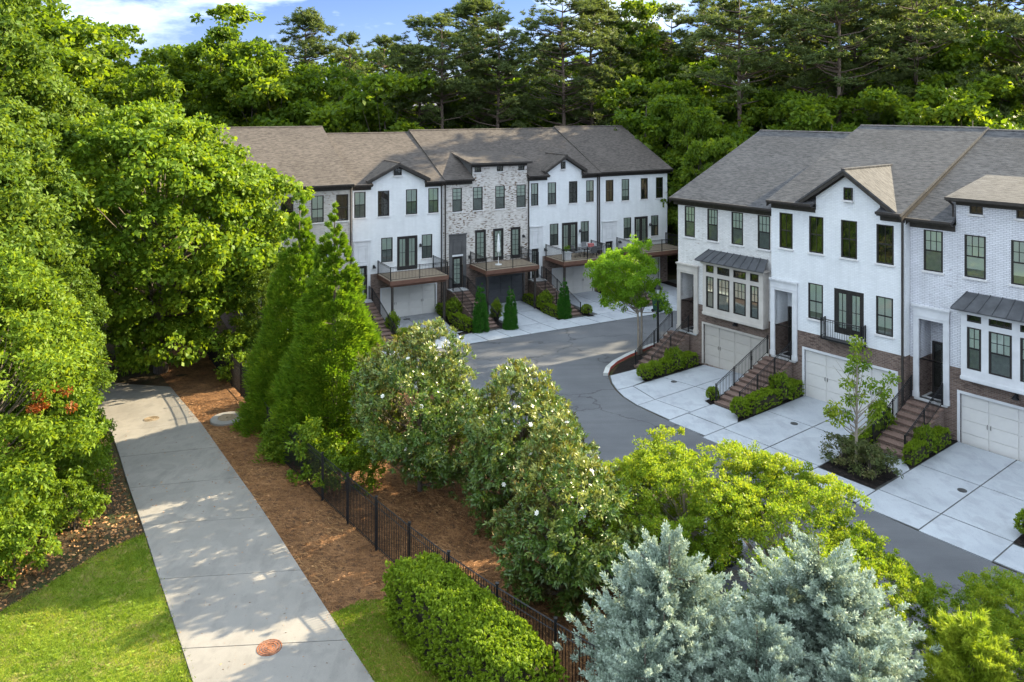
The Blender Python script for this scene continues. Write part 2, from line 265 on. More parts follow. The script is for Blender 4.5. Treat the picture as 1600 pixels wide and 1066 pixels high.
M = dict(
    white_a=brickmat('white_painted_brick', (.74, .75, .76), (.80, .81, .82), (.66, .67, .68), dirt=.10),
    white_b=brickmat('cream_painted_brick', (.70, .68, .66), (.80, .78, .76), (.58, .56, .54), dirt=.12, mott=(.50, .45, .42), mp=(.60, .66), bstr=.8),
    white_c=brickmat('worn_white_brick', (.72, .72, .75), (.80, .80, .83), (.46, .46, .50), dirt=.16, mott=(.46, .44, .47), mp=(.60, .68), msz=.011, bstr=.9),
    limewash=brickmat('limewashed_brick', (.60, .56, .52), (.74, .70, .67), (.64, .60, .56), dirt=.12, mott=(.15, .085, .045), mp=(.535, .575), bstr=.9),
    tan_wash=brickmat('tan_washed_brick', (.50, .46, .43), (.62, .58, .54), (.52, .48, .46), dirt=.15, mott=(.34, .27, .23), mp=(.56, .62), bstr=.8),
    brown=brickmat('brown_brick', (.16, .105, .085), (.26, .18, .145), (.30, .26, .23), dirt=.25, mott=(.10, .07, .06), mp=(.52, .6), bstr=.9),
    roof_r=shinglemat('grey_shingles', (.050, .050, .053), (.080, .078, .080), (.105, .101, .100)),
    roof_a=shinglemat('brown_shingles', (.056, .047, .042), (.084, .071, .063), (.108, .092, .080)),
    bronze=pmat('bronze_trim', (.028, .024, .021), (.045, .038, .033), 6, .5, .05),
    frame=pmat('window_frame_paint', (.020, .018, .017), (.034, .030, .028), 8, .45, .05),
    trim=pmat('white_trim', (.54, .54, .55), (.62, .62, .63), 2, .6, .05),
    creamgarage=pmat('beige_garage_door_paint', (.42, .385, .35), (.47, .435, .395), 1.5, .55, .05),
    creamtrim=pmat('cream_trim', (.45, .41, .37), (.52, .48, .435), 2, .6, .05),
    greytrim=pmat('dark_grey_trim', (.075, .073, .074), (.10, .097, .098), 2, .6, .05),
    garage=pmat('garage_door_paint', (.56, .54, .52), (.62, .60, .57), 1.5, .55, .05),
    garaged=pmat('dark_garage_door_paint', (.060, .063, .072), (.085, .088, .098), 1.5, .55, .05),
    iron=pmat('black_iron', (.008, .008, .009), (.016, .016, .018), 9, .4, .1),
    ironbrown=pmat('dark_brown_metal', (.032, .027, .024), (.050, .042, .037), 6, .55, .1),
    deckwood=pmat('stained_fascia', (.105, .052, .036), (.155, .08, .056), 5, .6, .2, stretch=(.4, 3, 3)),
    planks=pmat('deck_boards', (.22, .17, .12), (.32, .26, .19), 5, .75, .2, stretch=(.5, 4, 3)),
    seam=pmat('standing_seam', (.060, .062, .068), (.095, .098, .106), 2, .42, .03, metal=.3),
    blind=pmat('blind', (.74, .80, .73), (.80, .84, .77), 3, .8, 0),
    screen=pmat('insect_screen', (.20, .215, .21), (.27, .285, .275), 5, .8, 0),
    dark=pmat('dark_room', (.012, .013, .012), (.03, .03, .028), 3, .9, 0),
    step=pmat('brick_step', (.115, .072, .058), (.20, .135, .11), 14, .85, .5, 40),
    sill=pmat('stone_sill', (.56, .54, .53), (.68, .66, .65), 6, .8, .2),
    landing=concretemat('landing_concrete', (.42, .42, .42), (.52, .52, .52), (.30, .30, .30)),
    slab=concretemat('driveway_concrete', (.30, .32, .35), (.40, .42, .45), (.19, .20, .22)),
    slabo=concretemat('stained_driveway_concrete', (.26, .27, .285), (.39, .40, .415), (.10, .10, .11)),
    pathc=concretemat('path_concrete', (.195, .182, .164), (.27, .25, .225), (.118, .111, .102)),
    joint=pmat('joint_filler', (.05, .05, .048), (.09, .09, .085), 3, .9, .1),
    asphalt=asphaltmat(),
    redkerb=pmat('red_kerb_paint', (.36, .07, .05), (.52, .13, .10), 4, .7, .2),
    kerb=concretemat('kerb_concrete', (.42, .42, .41), (.54, .54, .52), (.30, .30, .29)),
    soil=groundmat('forest_floor', ((.055, .040, .024), (.10, .070, .040), (.040, .055, .020)), (.5, 1.4)),
    straw=groundmat('pine_straw', ((.155, .080, .038), (.30, .155, .072), (.10, .055, .032)), (1.1, 4.5), 1.0, 45),
    grass=groundmat('lawn_turf', ((.10, .150, .014), (.165, .225, .022), (.25, .215, .07)), (.5, 1.3), .6, 40),
    mulch=groundmat('black_mulch', ((.010, .009, .009), (.024, .020, .018), (.04, .03, .025)), (2, 6), 1.0, 30),
    rust=pmat('rusted_iron', (.10, .040, .020), (.30, .105, .045), 14, .85, .6, 50),
    castiron=pmat('cast_iron', (.03, .03, .032), (.06, .06, .06), 12, .6, .5, 60),
    oldrust=pmat('worn_cover', (.17, .125, .075), (.25, .19, .125), 9, .85, .5, 50),
    glass=glassmat(),
    bark=pmat('grey_bark', (.07, .055, .042), (.15, .125, .10), 7, .9, .8, 25, stretch=(3, 3, .6)),
    pinebark=pmat('pine_bark', (.085, .060, .044), (.17, .13, .10), 7, .9, .8, 25, stretch=(3, 3, .6)),
    palebark=pmat('pale_smooth_bark', (.22, .18, .14), (.34, .29, .24), 7, .8, .4, 25, stretch=(3, 3, .6)),
    twig=pmat('twigs', (.03, .026, .016), (.05, .045, .025), 8, .9, .5),
    bin=pmat('green_plastic', (.012, .055, .028), (.02, .075, .04), 4, .45, .05),
    whitemetal=pmat('white_paint', (.70, .70, .70), (.78, .78, .78), 4, .45, .05),
    fabric=pmat('white_canvas', (.66, .66, .66), (.75, .75, .74), 9, .85, .2),
    chairgrey=pmat('grey_woven', (.12, .12, .125), (.18, .18, .18), 20, .7, .3),
    redcloth=pmat('red_cloth', (.36, .10, .10), (.45, .15, .14), 9, .8, .2),
    carpaint=pmat('white_car_paint', (.60, .62, .65), (.66, .68, .70), 1, .22, 0, spec=.6),
    tyre=pmat('tyre_rubber', (.012, .012, .012), (.02, .02, .02), 8, .8, .2),
    alloy=pmat('alloy', (.35, .35, .36), (.42, .42, .43), 4, .35, 0, metal=.8),
    lampglass=pmat('frosted_lamp_glass', (.45, .47, .48), (.55, .57, .58), 4, .3, 0),
    petal=pmat('petal', (.78, .76, .68), (.85, .84, .78), 9, .6, 0),
    maple=leafmat('maple_leaf', ((.060, .130, .010), (.120, .205, .014), (.25, .335, .027)), .42, (1.6, 1.4, .6)),
    oak=leafmat('oak_leaf', ((.045, .098, .010), (.085, .150, .014), (.165, .235, .026)), .38, (1.6, 1.4, .6)),
    shrubl=leafmat('shrub_leaf', ((.064, .128, .010), (.125, .205, .015), (.25, .33, .028)), .40, (1.6, 1.4, .6)),
    redleaf=leafmat('red_leaf', ((.13, .035, .010), (.21, .065, .014), (.26, .12, .025)), .35, (1.4, 1.0, .7)),
    crypt=leafmat('cryptomeria_spray', ((.070, .145, .009), (.12, .215, .012), (.21, .285, .02)), .40, (1.3, 1.3, .7), .6, .2),
    magn=leafmat('magnolia_leaf', ((.042, .095, .014), (.090, .155, .022), (.27, .285, .06)), .20, (1.6, 1.5, .6), .38, .5, back=(.17, .135, .05)),
    crape=leafmat('crape_myrtle_leaf', ((.075, .160, .014), (.165, .26, .020), (.315, .34, .030)), .42, (1.35, 1.3, .6)),
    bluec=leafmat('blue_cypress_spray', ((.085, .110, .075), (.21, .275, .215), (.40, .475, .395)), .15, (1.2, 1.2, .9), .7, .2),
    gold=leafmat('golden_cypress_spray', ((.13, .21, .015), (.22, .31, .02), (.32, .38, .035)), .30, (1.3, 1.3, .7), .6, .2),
    box=leafmat('hedge_leaf', ((.095, .16, .008), (.15, .23, .012), (.215, .295, .018)), .38, (1.45, 1.4, .7)),
    arbor=leafmat('arborvitae_spray', ((.025, .105, .012), (.040, .150, .016), (.07, .20, .024)), .25, (1.3, 1.3, .7), .6, .2),
    plantl=leafmat('planter_shrub_leaf', ((.05, .075, .025), (.09, .11, .035), (.16, .13, .06)), .25),
    pine=leafmat('pine_needles', ((.060, .088, .030), (.095, .130, .040), (.15, .185, .055)), .38, (1.4, 1.35, .7), .6, .25),
    bgleaf=leafmat('woodland_leaf', ((.052, .106, .011), (.098, .165, .015), (.185, .25, .024)), .52, (1.8, 1.6, .55)),
    honey=leafmat('street_tree_leaf', ((.090, .19, .012), (.15, .28, .016), (.24, .36, .028)), .46, (1.5, 1.45, .7)),
    blade=leafmat('grass_blade', ((.10, .155, .014), (.17, .235, .022), (.29, .27, .06)), .35),
    needle=leafmat('straw_needle', ((.18, .085, .034), (.32, .16, .065), (.48, .28, .12)), .0),
)
# ------------------------------------------------------------------ townhouse kit (local x along the facade, y into the house)
CACHE = {}
def cached(key, fn):
    if key not in CACHE: CACHE[key] = fn()
    return CACHE[key]
class House:
    def __init__(s, name, label, fr, uc, zb, group):
        s.off = (uc, 0, zb); x, y = fr.xy(uc, 0); s.fr = fr; s.zb = zb
        s.root = empty(name, label, 'townhouse', (x, y, zb), fr.rot, group)
    def part(s, name, mb, mat, parent=None, kind=None, label=None, smooth=False):
        o = link(name, mb.mesh(name, M[mat], s.off, smooth), parent or s.root, kind=kind)
        if label: o['label'] = label
        return o
    def place(s, name, mesh, x, y, z, parent=None, label=None):      # shared mesh at a house coordinate
        o = link(name, mesh, parent or s.root, (x - s.off[0], y, z - s.off[2]) if not parent else (x, y, z))
        if label: o['label'] = label
        return o
def facade(mb, u0, u1, z0, z1, y, ops, depth=.16):
    ops = [(max(a, u0), min(b, u1), max(c, z0), min(d, z1)) for a, b, c, d in ops if b > u0 and a < u1 and d > z0 and c < z1]
    xs = sorted({u0, u1, *[o[0] for o in ops], *[o[1] for o in ops]}); zs = sorted({z0, z1, *[o[2] for o in ops], *[o[3] for o in ops]})
    for i in range(len(xs) - 1):
        for k in range(len(zs) - 1):
            a, b, c, d = xs[i], xs[i+1], zs[k], zs[k+1]; mx, mz = (a + b) / 2, (c + d) / 2
            if not any(o[0] < mx < o[1] and o[2] < mz < o[3] for o in ops): mb.poly([(a, y, c), (b, y, c), (b, y, d), (a, y, d)])
    for a, b, c, d in ops:
        e = y + depth
        mb.poly([(a, y, c), (a, y, d), (a, e, d), (a, e, c)]); mb.poly([(b, y, c), (b, e, c), (b, e, d), (b, y, d)])
        mb.poly([(a, y, d), (b, y, d), (b, e, d), (a, e, d)]); mb.poly([(a, y, c), (a, e, c), (b, e, c), (b, y, c)])
def frame_mesh(w, h, style):
    m = MB(); t, hw = .055, w / 2; mu = .012
    if style in ('french', 'fr1'):
        m.box(-hw, -hw + .07, 0, .09, 0, h); m.box(hw - .07, hw, 0, .09, 0, h); m.box(-hw, hw, .001, .089, h - .08, h + .002); m.box(-hw, hw, .001, .089, -.002, .06)
        leaves = [(-hw + .07, hw - .07)] if style == 'fr1' else [(-hw + .07, -.004), (.004, hw - .07)]
        for a, b in leaves:
            st = .15 if style == 'french' else .12
            m.box(a, a + st, .02, .07, .06, h - .08); m.box(b - st, b, .02, .07, .06, h - .08); m.box(a + st, b - st, .02, .07, .06, .30); m.box(a + st, b - st, .02, .07, h - .22, h - .08)
            c = (a + b) / 2; m.box(c - mu, c + mu, .025, .06, .30, h - .22)
            for k in range(1, 5 if style == 'fr1' else 2):
                z = .30 + (h - .52) * k / (5 if style == 'fr1' else 2); m.box(a + st, b - st, .026, .061, z - mu, z + mu)
        return m.mesh('window_frame', M['frame'])
    m.box(-hw, -hw + t, 0, .09, 0, h); m.box(hw - t, hw, 0, .09, 0, h); m.box(-hw + t, hw - t, .001, .089, h - t, h); m.box(-hw + t, hw - t, .001, .089, 0, t)
    if style in ('small', 'transom', 'vent'):
        if style == 'transom' and w > .7:
            for k in (-1, 1): m.box(k * w / 6 - mu, k * w / 6 + mu, .02, .05, t, h - t)
        elif style in ('small', 'vent'): m.box(-mu, mu, .02, .05, t, h - t)
        return m.mesh('window_frame', M['frame'])
    mid = h * .5; m.box(-hw + t, hw - t, .005, .075, mid - .03, mid + .03)
    m.box(-hw + t, -hw + t + .03, .01, .06, t, h - t); m.box(hw - t - .03, hw - t, .01, .06, t, h - t)
    if style[0] == '6': cols, rows = (3 if w > .7 else 2), 2
    elif style[0] == '4': cols, rows = 2, 3
    else: cols, rows = 2, 1
    for k in range(1, cols): x = -hw + t + (w - 2 * t) * k / cols; m.box(x - mu, x + mu, .02, .055, mid, h - t)
    for k in range(1, rows): z = mid + (h - t - mid) * k / rows; m.box(-hw + t, hw - t, .021, .054, z - mu, z + mu)
    if style[0] == '2': m.box(-mu, mu, .02, .055, t, mid)
    return m.mesh('window_frame', M['frame'])
def sheet(w, z0, z1, y, mat, name): return MB().box(-w / 2, w / 2, y, y + .008, z0, z1).mesh(name, M[mat])
def window(H, u0, u1, z0, z1, y, style, sill='sill', label=None):
    w, h = round(u1 - u0, 2), round(z1 - z0, 2); k = (w, h, style)
    f = H.place('french_door' if style in ('french', 'fr1') else 'window', cached(('f',) + k, lambda: frame_mesh(w, h, style)), (u0 + u1) / 2, y + .004, z0, label=label)
    H.place('pane', cached(('p',) + k, lambda: sheet(w - .06, .03, h - .03, .035, 'glass', 'pane')), 0, 0, 0, f)
    v = style[-1]
    if style in ('french', 'fr1'):
        H.place('curtain', cached(('b',) + k, lambda: sheet(w - .1, .05, h - .05, .06, 'blind', 'curtain')), 0, 0, 0, f)
    elif style in ('small', 'transom', 'vent'):
        H.place('reveal_back', cached(('b',) + k, lambda: sheet(w - .02, .02, h - .02, .048 if style == 'vent' else .1, 'dark', 'reveal_back')), 0, 0, 0, f)  # near-black sheet painted in for the unlit space behind the pane
    else:
        top = h * (.5 if v != 'h' else .2)
        if v == 'd': H.place('dark_backing', cached(('b',) + k, lambda: sheet(w - .02, .02, h - .02, .12, 'dark', 'dark_backing')), 0, 0, 0, f)  # opaque dark sheet stands in for the unlit room
        else:
            H.place('blind', cached(('b',) + k, lambda: sheet(w - .02, top, h - .02, .05, 'blind', 'blind')), 0, 0, 0, f)
            H.place('screen', cached(('s',) + k, lambda: sheet(w - .1, .05, h / 2 - .02, .055, 'screen', 'screen')), 0, 0, 0, f)
            H.place('dark_backing', cached(('d',) + k, lambda: sheet(w - .02, .02, h * .5 - .01, .13, 'dark', 'dark_backing')), 0, 0, 0, f)  # room darkness painted as a sheet behind the lower sash
    if sill: H.place('sill', cached(('sill', w, sill), lambda: MB().box(-w / 2 - .06, w / 2 + .06, -.075, .02, -.085, -.002).mesh('sill', M[sill])), 0, 0, 0, f)
    return f
def garage(H, u0, u1, z0, z1, y, mat='garage'):
    w, h = round(u1 - u0, 2), round(z1 - z0, 2)
    d = H.place('garage_door', cached(('gd', w, h, mat), lambda: MB().box(-w / 2, w / 2, 0, .06, 0, h).mesh('garage_door', M[mat])), (u0 + u1) / 2, y + .12, z0)
    nc, nr = 4, 4; pw, ph = w / nc, h / nr
    pm = cached(('gp', w, h, mat), lambda: MB().prism([(-pw / 2 + .035, 0, .012), (pw / 2 - .035, 0, .012), (pw / 2 - .035, 0, ph - .012), (-pw / 2 + .035, 0, ph - .012)], (0, -.030, 0)).mesh('door_panel', M[mat]))
    for i in range(nc):
        for k in range(nr): H.place('door_panel', pm, -w / 2 + pw * (i + .5), -.001, ph * k, d)
    hm = cached('gh', lambda: MB().tube([(0, 0, -.1), (0, -.05, -.07), (0, -.05, .07), (0, 0, .1)], .014, 5).mesh('handle', M['iron']))
    for x in (-w / 4 - .07, -w / 4 + .07, w / 4 - .07, w / 4 + .07): H.place('handle', hm, x, -.02, h * .48, d)
    t = MB(); t.box(u0 - .12, u0, y - .025, y + .14, z0, z1 + .12); t.box(u1, u1 + .12, y - .025, y + .14, z0, z1 + .12); t.box(u0, u1, y - .024, y + .139, z1, z1 + .119)
    H.part('garage_trim', t, {'garage': 'trim', 'creamgarage': 'creamtrim'}.get(mat, 'greytrim'))
def railing(H, name, pts, h=.95, parent=None, sp=.11, mat='iron', postevery=1.6):
    m, b = MB(), MB()
    pts = [Vector(p) for p in pts]
    for p, q in zip(pts[:-1], pts[1:]):
        L = (q - p).length; up = Vector((0, 0, 1))
        for z, r in ((h, .024), (.10, .018), (h - .10, .014)): m.tube([p + up * z, q + up * z], r, 4)
        n = max(1, round(L / postevery))
        for i in range(n + 1): c = p.lerp(q, i / n); m.box(c.x - .028, c.x + .028, c.y - .028, c.y + .028, c.z, c.z + h + .04)
        k = int(L / sp)
        for i in range(1, k):
            c = p.lerp(q, i / k); b.box(c.x - .008, c.x + .008, c.y - .008, c.y + .008, c.z + .10, c.z + h - .005)
    o = H.part(name, m, mat, parent)
    H.part('balusters', b, mat, o, kind='stuff')
    return o
def stairs(H, u0, u1, zt, zb, dt, db, n, land=0, rail=True, right_only=False):
    m = MB(); rz = (zt - zb) / n; rd = (db - dt) / (n - 1)
    for i in range(1, n): m.box(u0, u1, -(dt + rd * i), -(dt + rd * (i - 1)), zb - .3, zt - rz * i - .05)
    if land: m.box(u0, u1, -dt, -dt + land, zb - .3, zt - .06)
    s = H.part('stair', m, 'brown')
    sm = cached(('st', round(u1 - u0, 2), round(rd, 3)), lambda: MB().box(-(u1 - u0) / 2 - .01, (u1 - u0) / 2 + .01, -.03, rd, -.055, 0).mesh('step', M['step']))
    for i in range(1, n):
        o = H.place('step', sm, (u0 + u1) / 2 - H.off[0], -(dt + rd * i), zt - rz * i - H.off[2], s)
    if land: H.part('landing', MB().box(u0 - .01, u1 + .01, -dt - .04, -dt + land, zt - .06, zt), 'landing')
    if rail:
        for x in ((u0 + .06, u1 - .06)):
            pts = [(x, -dt + (land * .8 if land > .6 else 0), zt), (x, -dt, zt), (x, -db + .05, zb + rz * .3)]
            if pts[0] == pts[1]: pts = pts[1:]
            railing(H, 'stair_railing', pts, sp=.13)
def downspout(H, u, y, z0, z1):
    H.part('downspout', MB().tube([(u, y - .42, z1), (u, y - .3, z1 - .12), (u, y - .08, z1 - .3), (u, y - .08, z0 + .15), (u, y - .2, z0)], .055, 6), 'ironbrown')
def wall_lamp(H, u, y, z):
    m = MB(); m.box(u - .05, u + .05, y - .03, y, z - .12, z + .1); m.tube([(u, y - .02, z + .02), (u, y - .14, z + .16), (u, y - .24, z + .12)], .018, 5)
    m.lathe([(.04, .12), (.06, .06), (.15, -.06), (.15, -.08)], 10, (u, y - .24, z)); H.part('wall_lamp', m, 'iron')
def vee(mb, c, zp, half, sl, y0, y1, t):   # inverted V slab: peak (c, zp), slope sl, swept in y
    pts = [(c - half, y0, zp - sl * half), (c, y0, zp), (c + half, y0, zp - sl * half), (c + half, y0, zp - sl * half - t), (c, y0, zp - t), (c - half, y0, zp - sl * half - t)]
    mb.prism(pts, (0, y1 - y0, 0))
def townhouse(name, label, fr, u0, u1, zb, yf, zw, ze, zr, D, zbt, wallm, roofm, wins, group, gable=None, shed=None, gar=None, garm='garage', ov=(0, 0),
              porch=None, door=None, bay=None, trim='trim', spout=None, uc=None, base='brown'):
    H = House(name, label, fr, uc if uc is not None else (u0 + u1) / 2, zb, group)
    ops = [w[:4] for w in wins]; dop = []
    if gar: dop.append((gar[0], gar[1], gar[2], gar[3]))
    if porch: dop.append((porch['o'][0], porch['o'][1], porch['o'][2], porch['o'][3]))
    if door: dop.append(door['o'])
    yb = 2 * D
    # walls
    w = MB(); facade(w, u0, u1, zbt, zw, yf, ops + dop)
    if gable: w.poly([(gable['w'][0], yf, zw), (gable['w'][1], yf, zw), (gable['w'][1], yf, gable['zp'] - .12 - gable['sl'] * (gable['w'][1] - gable['c'])), (gable['c'], yf, gable['zp'] - .12), (gable['w'][0], yf, gable['zp'] - .12 - gable['sl'] * (gable['c'] - gable['w'][0]))])
    if shed: facade(w, shed['w'][0], shed['w'][1], zw, shed['z'] - .05, yf, [x[:4] for x in shed['win']])
    for x, sgn in ((u0, 1), (u1, -1)):
        q = [(x, yf, zbt), (x, yf, zw), (x, D, zr - .2), (x, yb, zw), (x, yb, zbt)]; w.poly(q if sgn > 0 else q[::-1])
    w.poly([(u1, yb, zbt), (u0, yb, zbt), (u0, yb, zw), (u1, yb, zw)])
    H.part('wall', w, wallm)
    b = MB(); facade(b, u0, u1, zb - .6, zbt, yf - .02, ops + dop, .2); b.poly([(u0, yf - .02, zbt), (u1, yf - .02, zbt), (u1, yf + .02, zbt), (u0, yf + .02, zbt)])
    b.poly([(u0, yf - .02, zb - .6), (u0, yf - .02, zbt), (u0, yb, zbt), (u0, yb, zb - .6)]); b.poly([(u1, yb, zb - .6), (u1, yb, zbt), (u1, yf - .02, zbt), (u1, yf - .02, zb - .6)])
    b.poly([(u1, yb, zb - .6), (u0, yb, zb - .6), (u0, yb, zbt), (u1, yb, zbt)]); H.part('brick_base', b, base)
    # roof
    oh = .42; sl = (zr - ze) / (D - yf + oh); r = MB()
    cuts = [u0 - ov[0], u1 + ov[1]]; mid = None
    if gable: mid = (gable['w'][0] - .02, gable['w'][1] + .02)
    if shed: mid = (shed['w'][0] - .02, min(shed['w'][1] + .02, u1))
    def slab(a, c, ys):
        zs = ze + (ys - (yf - oh)) * sl
        r.prism([(a, ys, zs), (a, D, zr), (a, yb + .4, ze), (a, yb + .4, ze - .14), (a, D, zr - .16), (a, ys, zs - .14)], (c - a, 0, 0))
    if mid:
        slab(cuts[0], mid[0], yf - oh); slab(mid[0], mid[1], yf + .04)
        if mid[1] < cuts[1] - .05: slab(mid[1], cuts[1], yf - oh)
        segs = [(cuts[0], mid[0])] + ([(mid[1], cuts[1])] if mid[1] < cuts[1] - .05 else [])
    else: slab(cuts[0], cuts[1], yf - oh); segs = [tuple(cuts)]
    rf = H.part('roof', r, roofm)
    H.part('ridge_cap', MB().prism([(cuts[0], D - .16, zr - .03), (cuts[0], D, zr + .035), (cuts[0], D + .16, zr - .03)], (cuts[1] - cuts[0], 0, 0)), roofm, rf)
    for a, c in segs:
        g, fz = MB(), MB()
        g.prism([(a, yf - oh - .12, ze + .01), (a, yf - oh - .001, ze + .01), (a, yf - oh - .001, ze - .13), (a, yf - oh - .085, ze - .13), (a, yf - oh - .12, ze - .07)], (c - a, 0, 0)); H.part('gutter', g, 'ironbrown')
        fz.box(a + .01, c - .01, yf - oh + .01, yf - .021, ze - .20, ze - .145); fz.box(a + .012, c - .012, yf - .05, yf - .004, ze - .45, ze - .205); H.part('fascia', fz, 'bronze')
    for a, sgn in ((cuts[0], -1), (cuts[1], 1)):           # rake boards at the ends
        H.part('rake_board', MB().prism([(a, yf - oh, ze - .15), (a, D, zr - .17), (a, D, zr - .36), (a, yf - oh, ze - .34)], (.03 * sgn, 0, 0)), 'bronze')
    if gable:
        c, zp, s2, hf = gable['c'], gable['zp'], gable['sl'], gable['half']; yi = (zp - ze) / sl + yf - oh + .05
        k = MB(); vee(k, c, zp, hf, s2, yf - .38, yi, .1); H.part('gable_roof', k, roofm)
        k = MB(); vee(k, c, zp - .101, hf - .01, s2, yf - .36, yf - .30, .2); vee(k, c, zp - .102, hf - .03, s2, yf - .299, yf - .002, .05); vee(k, c, zp - .155, hf - .35, s2, yf - .06, yf - .006, .2)
        H.part('rake_board', k, 'bronze')
        H.part('ridge_cap', MB().box(c - .1, c + .1, yf - .38, yi, zp - .045, zp + .03), roofm)
        a = gable['v']; window(H, a[0], a[1], a[2], a[3], yf - .09, 'vent', 'sill')
    if shed:
        a, c = shed['w']; zs = shed['z']; s2 = .17; y0 = yf - .40
        yi = (zs + .05 - ze + oh * 0 + (0)) ; yi = ((zs + .06) - ze - s2 * y0 + sl * (yf - oh)) / (sl - s2)
        c2 = c + .25 if c < u1 - .1 else c
        k = MB().prism([(a - .3, y0, zs + .06), (a - .3, yi, zs + .06 + s2 * (yi - y0)), (a - .3, yi, zs - .08 + s2 * (yi - y0)), (a - .3, y0, zs - .06)], (c2 - a + .3, 0, 0)); H.part('dormer_roof', k, roofm)
        k = MB().box(a - .3, c2, y0 - .1, y0 - .001, zs - .08, zs + .06); k.box(a - .28, c2 - .02, y0 + .01, yf - .005, zs - .13, zs - .07); k.box(a, c, yf - .05, yf - .004, zs - .30, zs - .131); H.part('dormer_gutter', k, 'bronze')
        zy = lambda y: ze + (y - yf + oh) * sl
        for x, nx in ((a, .08), (c, -.08)):
            H.part('dormer_cheek', MB().prism([(x, yf + .001, zw - .1), (x, yf + .001, zs - .02), (x, yi, zs - .1 + s2 * (yi - y0)), (x, yi, zy(yi) - .3)], (nx, 0, 0)), 'greytrim' if wallm == 'limewash' else wallm)
        for q in shed['win']: window(H, *q[:4], yf, 'small', 'sill')
        H.part('dormer_downspout', MB().tube([(a - .2, y0 - .05, zs - .05), (a - .12, yf - .06, zs - .3), (a - .10, yf - .06, zy(yf) + .05)], .05, 6), 'ironbrown')
    for q in wins: window(H, q[0], q[1], q[2], q[3], yf, q[4], None if q[4] in ('french', 'fr1') else 'sill')
    if gar: garage(H, *gar, yf - .02, garm)
    if porch:
        o = porch['o']; s = porch['s']; dp = 1.15
        for nm, za, zc, mt in (('porch_base', o[2] - .05, zbt, base), ('porch_wall', zbt, o[3], wallm)):
            k = MB(); k.poly([(o[0], yf, za), (o[0], yf, zc), (o[0], yf + dp, zc), (o[0], yf + dp, za)]); k.poly([(o[1], yf + dp, za), (o[1], yf + dp, zc), (o[1], yf, zc), (o[1], yf, za)]); k.poly([(o[0], yf + dp, za), (o[0], yf + dp, zc), (o[1], yf + dp, zc), (o[1], yf + dp, za)])
            H.part(nm, k, mt)
        H.part('porch_ceiling', MB().box(o[0], o[1], yf + .01, yf + dp, o[3], o[3] + .04), trim)
        H.part('porch_floor', MB().box(o[0] - .2, o[1] + .2, yf - .12, yf + dp, o[2] - .1, o[2]), 'landing')
        H.part('door_mat', MB().box(o[0] + .15, o[1] - .2, yf + dp - .75, yf + dp - .15, o[2] + .002, o[2] + .015), 'iron')
        dr = MB(); da, dc = o[1] - .98, o[1] - .06; zt = o[2] + 2.45
        dr.box(da, da + .09, yf + dp - .1, yf + dp - .005, o[2], zt); dr.box(dc - .09, dc, yf + dp - .1, yf + dp - .005, o[2], zt); dr.box(da + .09, dc - .09, yf + dp - .1, yf + dp - .005, zt - .12, zt); dr.box(da + .09, dc - .09, yf + dp - .08, yf + dp - .006, o[2], o[2] + .3); dr.box(da + .09, dc - .09, yf + dp - .07, yf + dp - .03, o[2] + 1.2, o[2] + 1.24)
        dd = H.part('entry_door', dr, 'frame'); H.part('pane', MB().box(da + .09, dc - .09, yf + dp - .05, yf + dp - .04, o[2] + .3, zt - .12), 'glass', dd); H.part('dark_backing', MB().box(da + .09, dc - .09, yf + dp - .02, yf + dp - .01, o[2] + .3, zt - .12), 'dark', dd)  # last sheet: near-black colour in place of the unlit hall behind the door glass
        k = MB(); y0 = yf - .10
        k.box(s[0], o[0], y0, yf - .021, o[2], s[2] - .55); k.box(o[1], s[1], y0, yf - .021, o[2], s[2] - .55); k.box(s[0], s[1], y0 - .002, yf - .021, o[3], s[2] - .08)
        k.box(s[0] - .05, s[1] + .05, y0 - .08, yf - .021, s[2] - .08, s[2]); k.box(s[0] - .02, s[1] + .02, y0 - .04, yf - .0215, s[2] - .14, s[2] - .081); k.box(s[0] + .0, s[1], y0 - .025, yf - .0218, o[3] + .12, o[3] + .17)
        k.box(s[0] - .02, o[0] + .02, y0 - .03, yf - .022, o[2], o[2] + .25); k.box(o[1] - .02, s[1] + .02, y0 - .03, yf - .022, o[2], o[2] + .25)
        H.part('porch_surround', k, trim)
    if door:
        o, s = door['o'], door['s']; k = MB(); y0 = yf - .07; tm = door.get('m', trim)
        k.box(s[0], o[0], y0, yf - .0215, o[2], s[2] - .08); k.box(o[1], s[1], y0, yf - .0215, o[2], s[2] - .08); k.box(o[0], o[1], y0 + .02, yf - .021, o[3] + .14, s[2] - .08); k.box(s[0] - .05, s[1] + .05, y0 - .07, yf - .021, s[2] - .08, s[2])
        zc = (o[3] + s[2] - .5) / 2 + .1
        for a, b_, c, d in ((o[0] + .06, o[1] - .06, o[3] + .28, o[3] + .33), (o[0] + .06, o[1] - .06, s[2] - .62, s[2] - .57), (o[0] + .06, o[0] + .11, o[3] + .331, s[2] - .621), (o[1] - .11, o[1] - .06, o[3] + .331, s[2] - .621)): k.box(a, b_, y0 - .012, y0 + .021, c, d)
        k.box(s[0], s[1], y0 - .02, y0 + .001, s[2] - .42, s[2] - .37)
        H.part('door_surround', k, tm)
        H.part('transom_panel', MB().box(o[0], o[1], y0 - .02, yf + .02, o[3] + .002, o[3] + .138), 'trim')
        window(H, o[0] + .02, o[1] - .02, o[2], o[3], yf + .04, 'fr1', None, 'entry door with dark frame and glass lights')
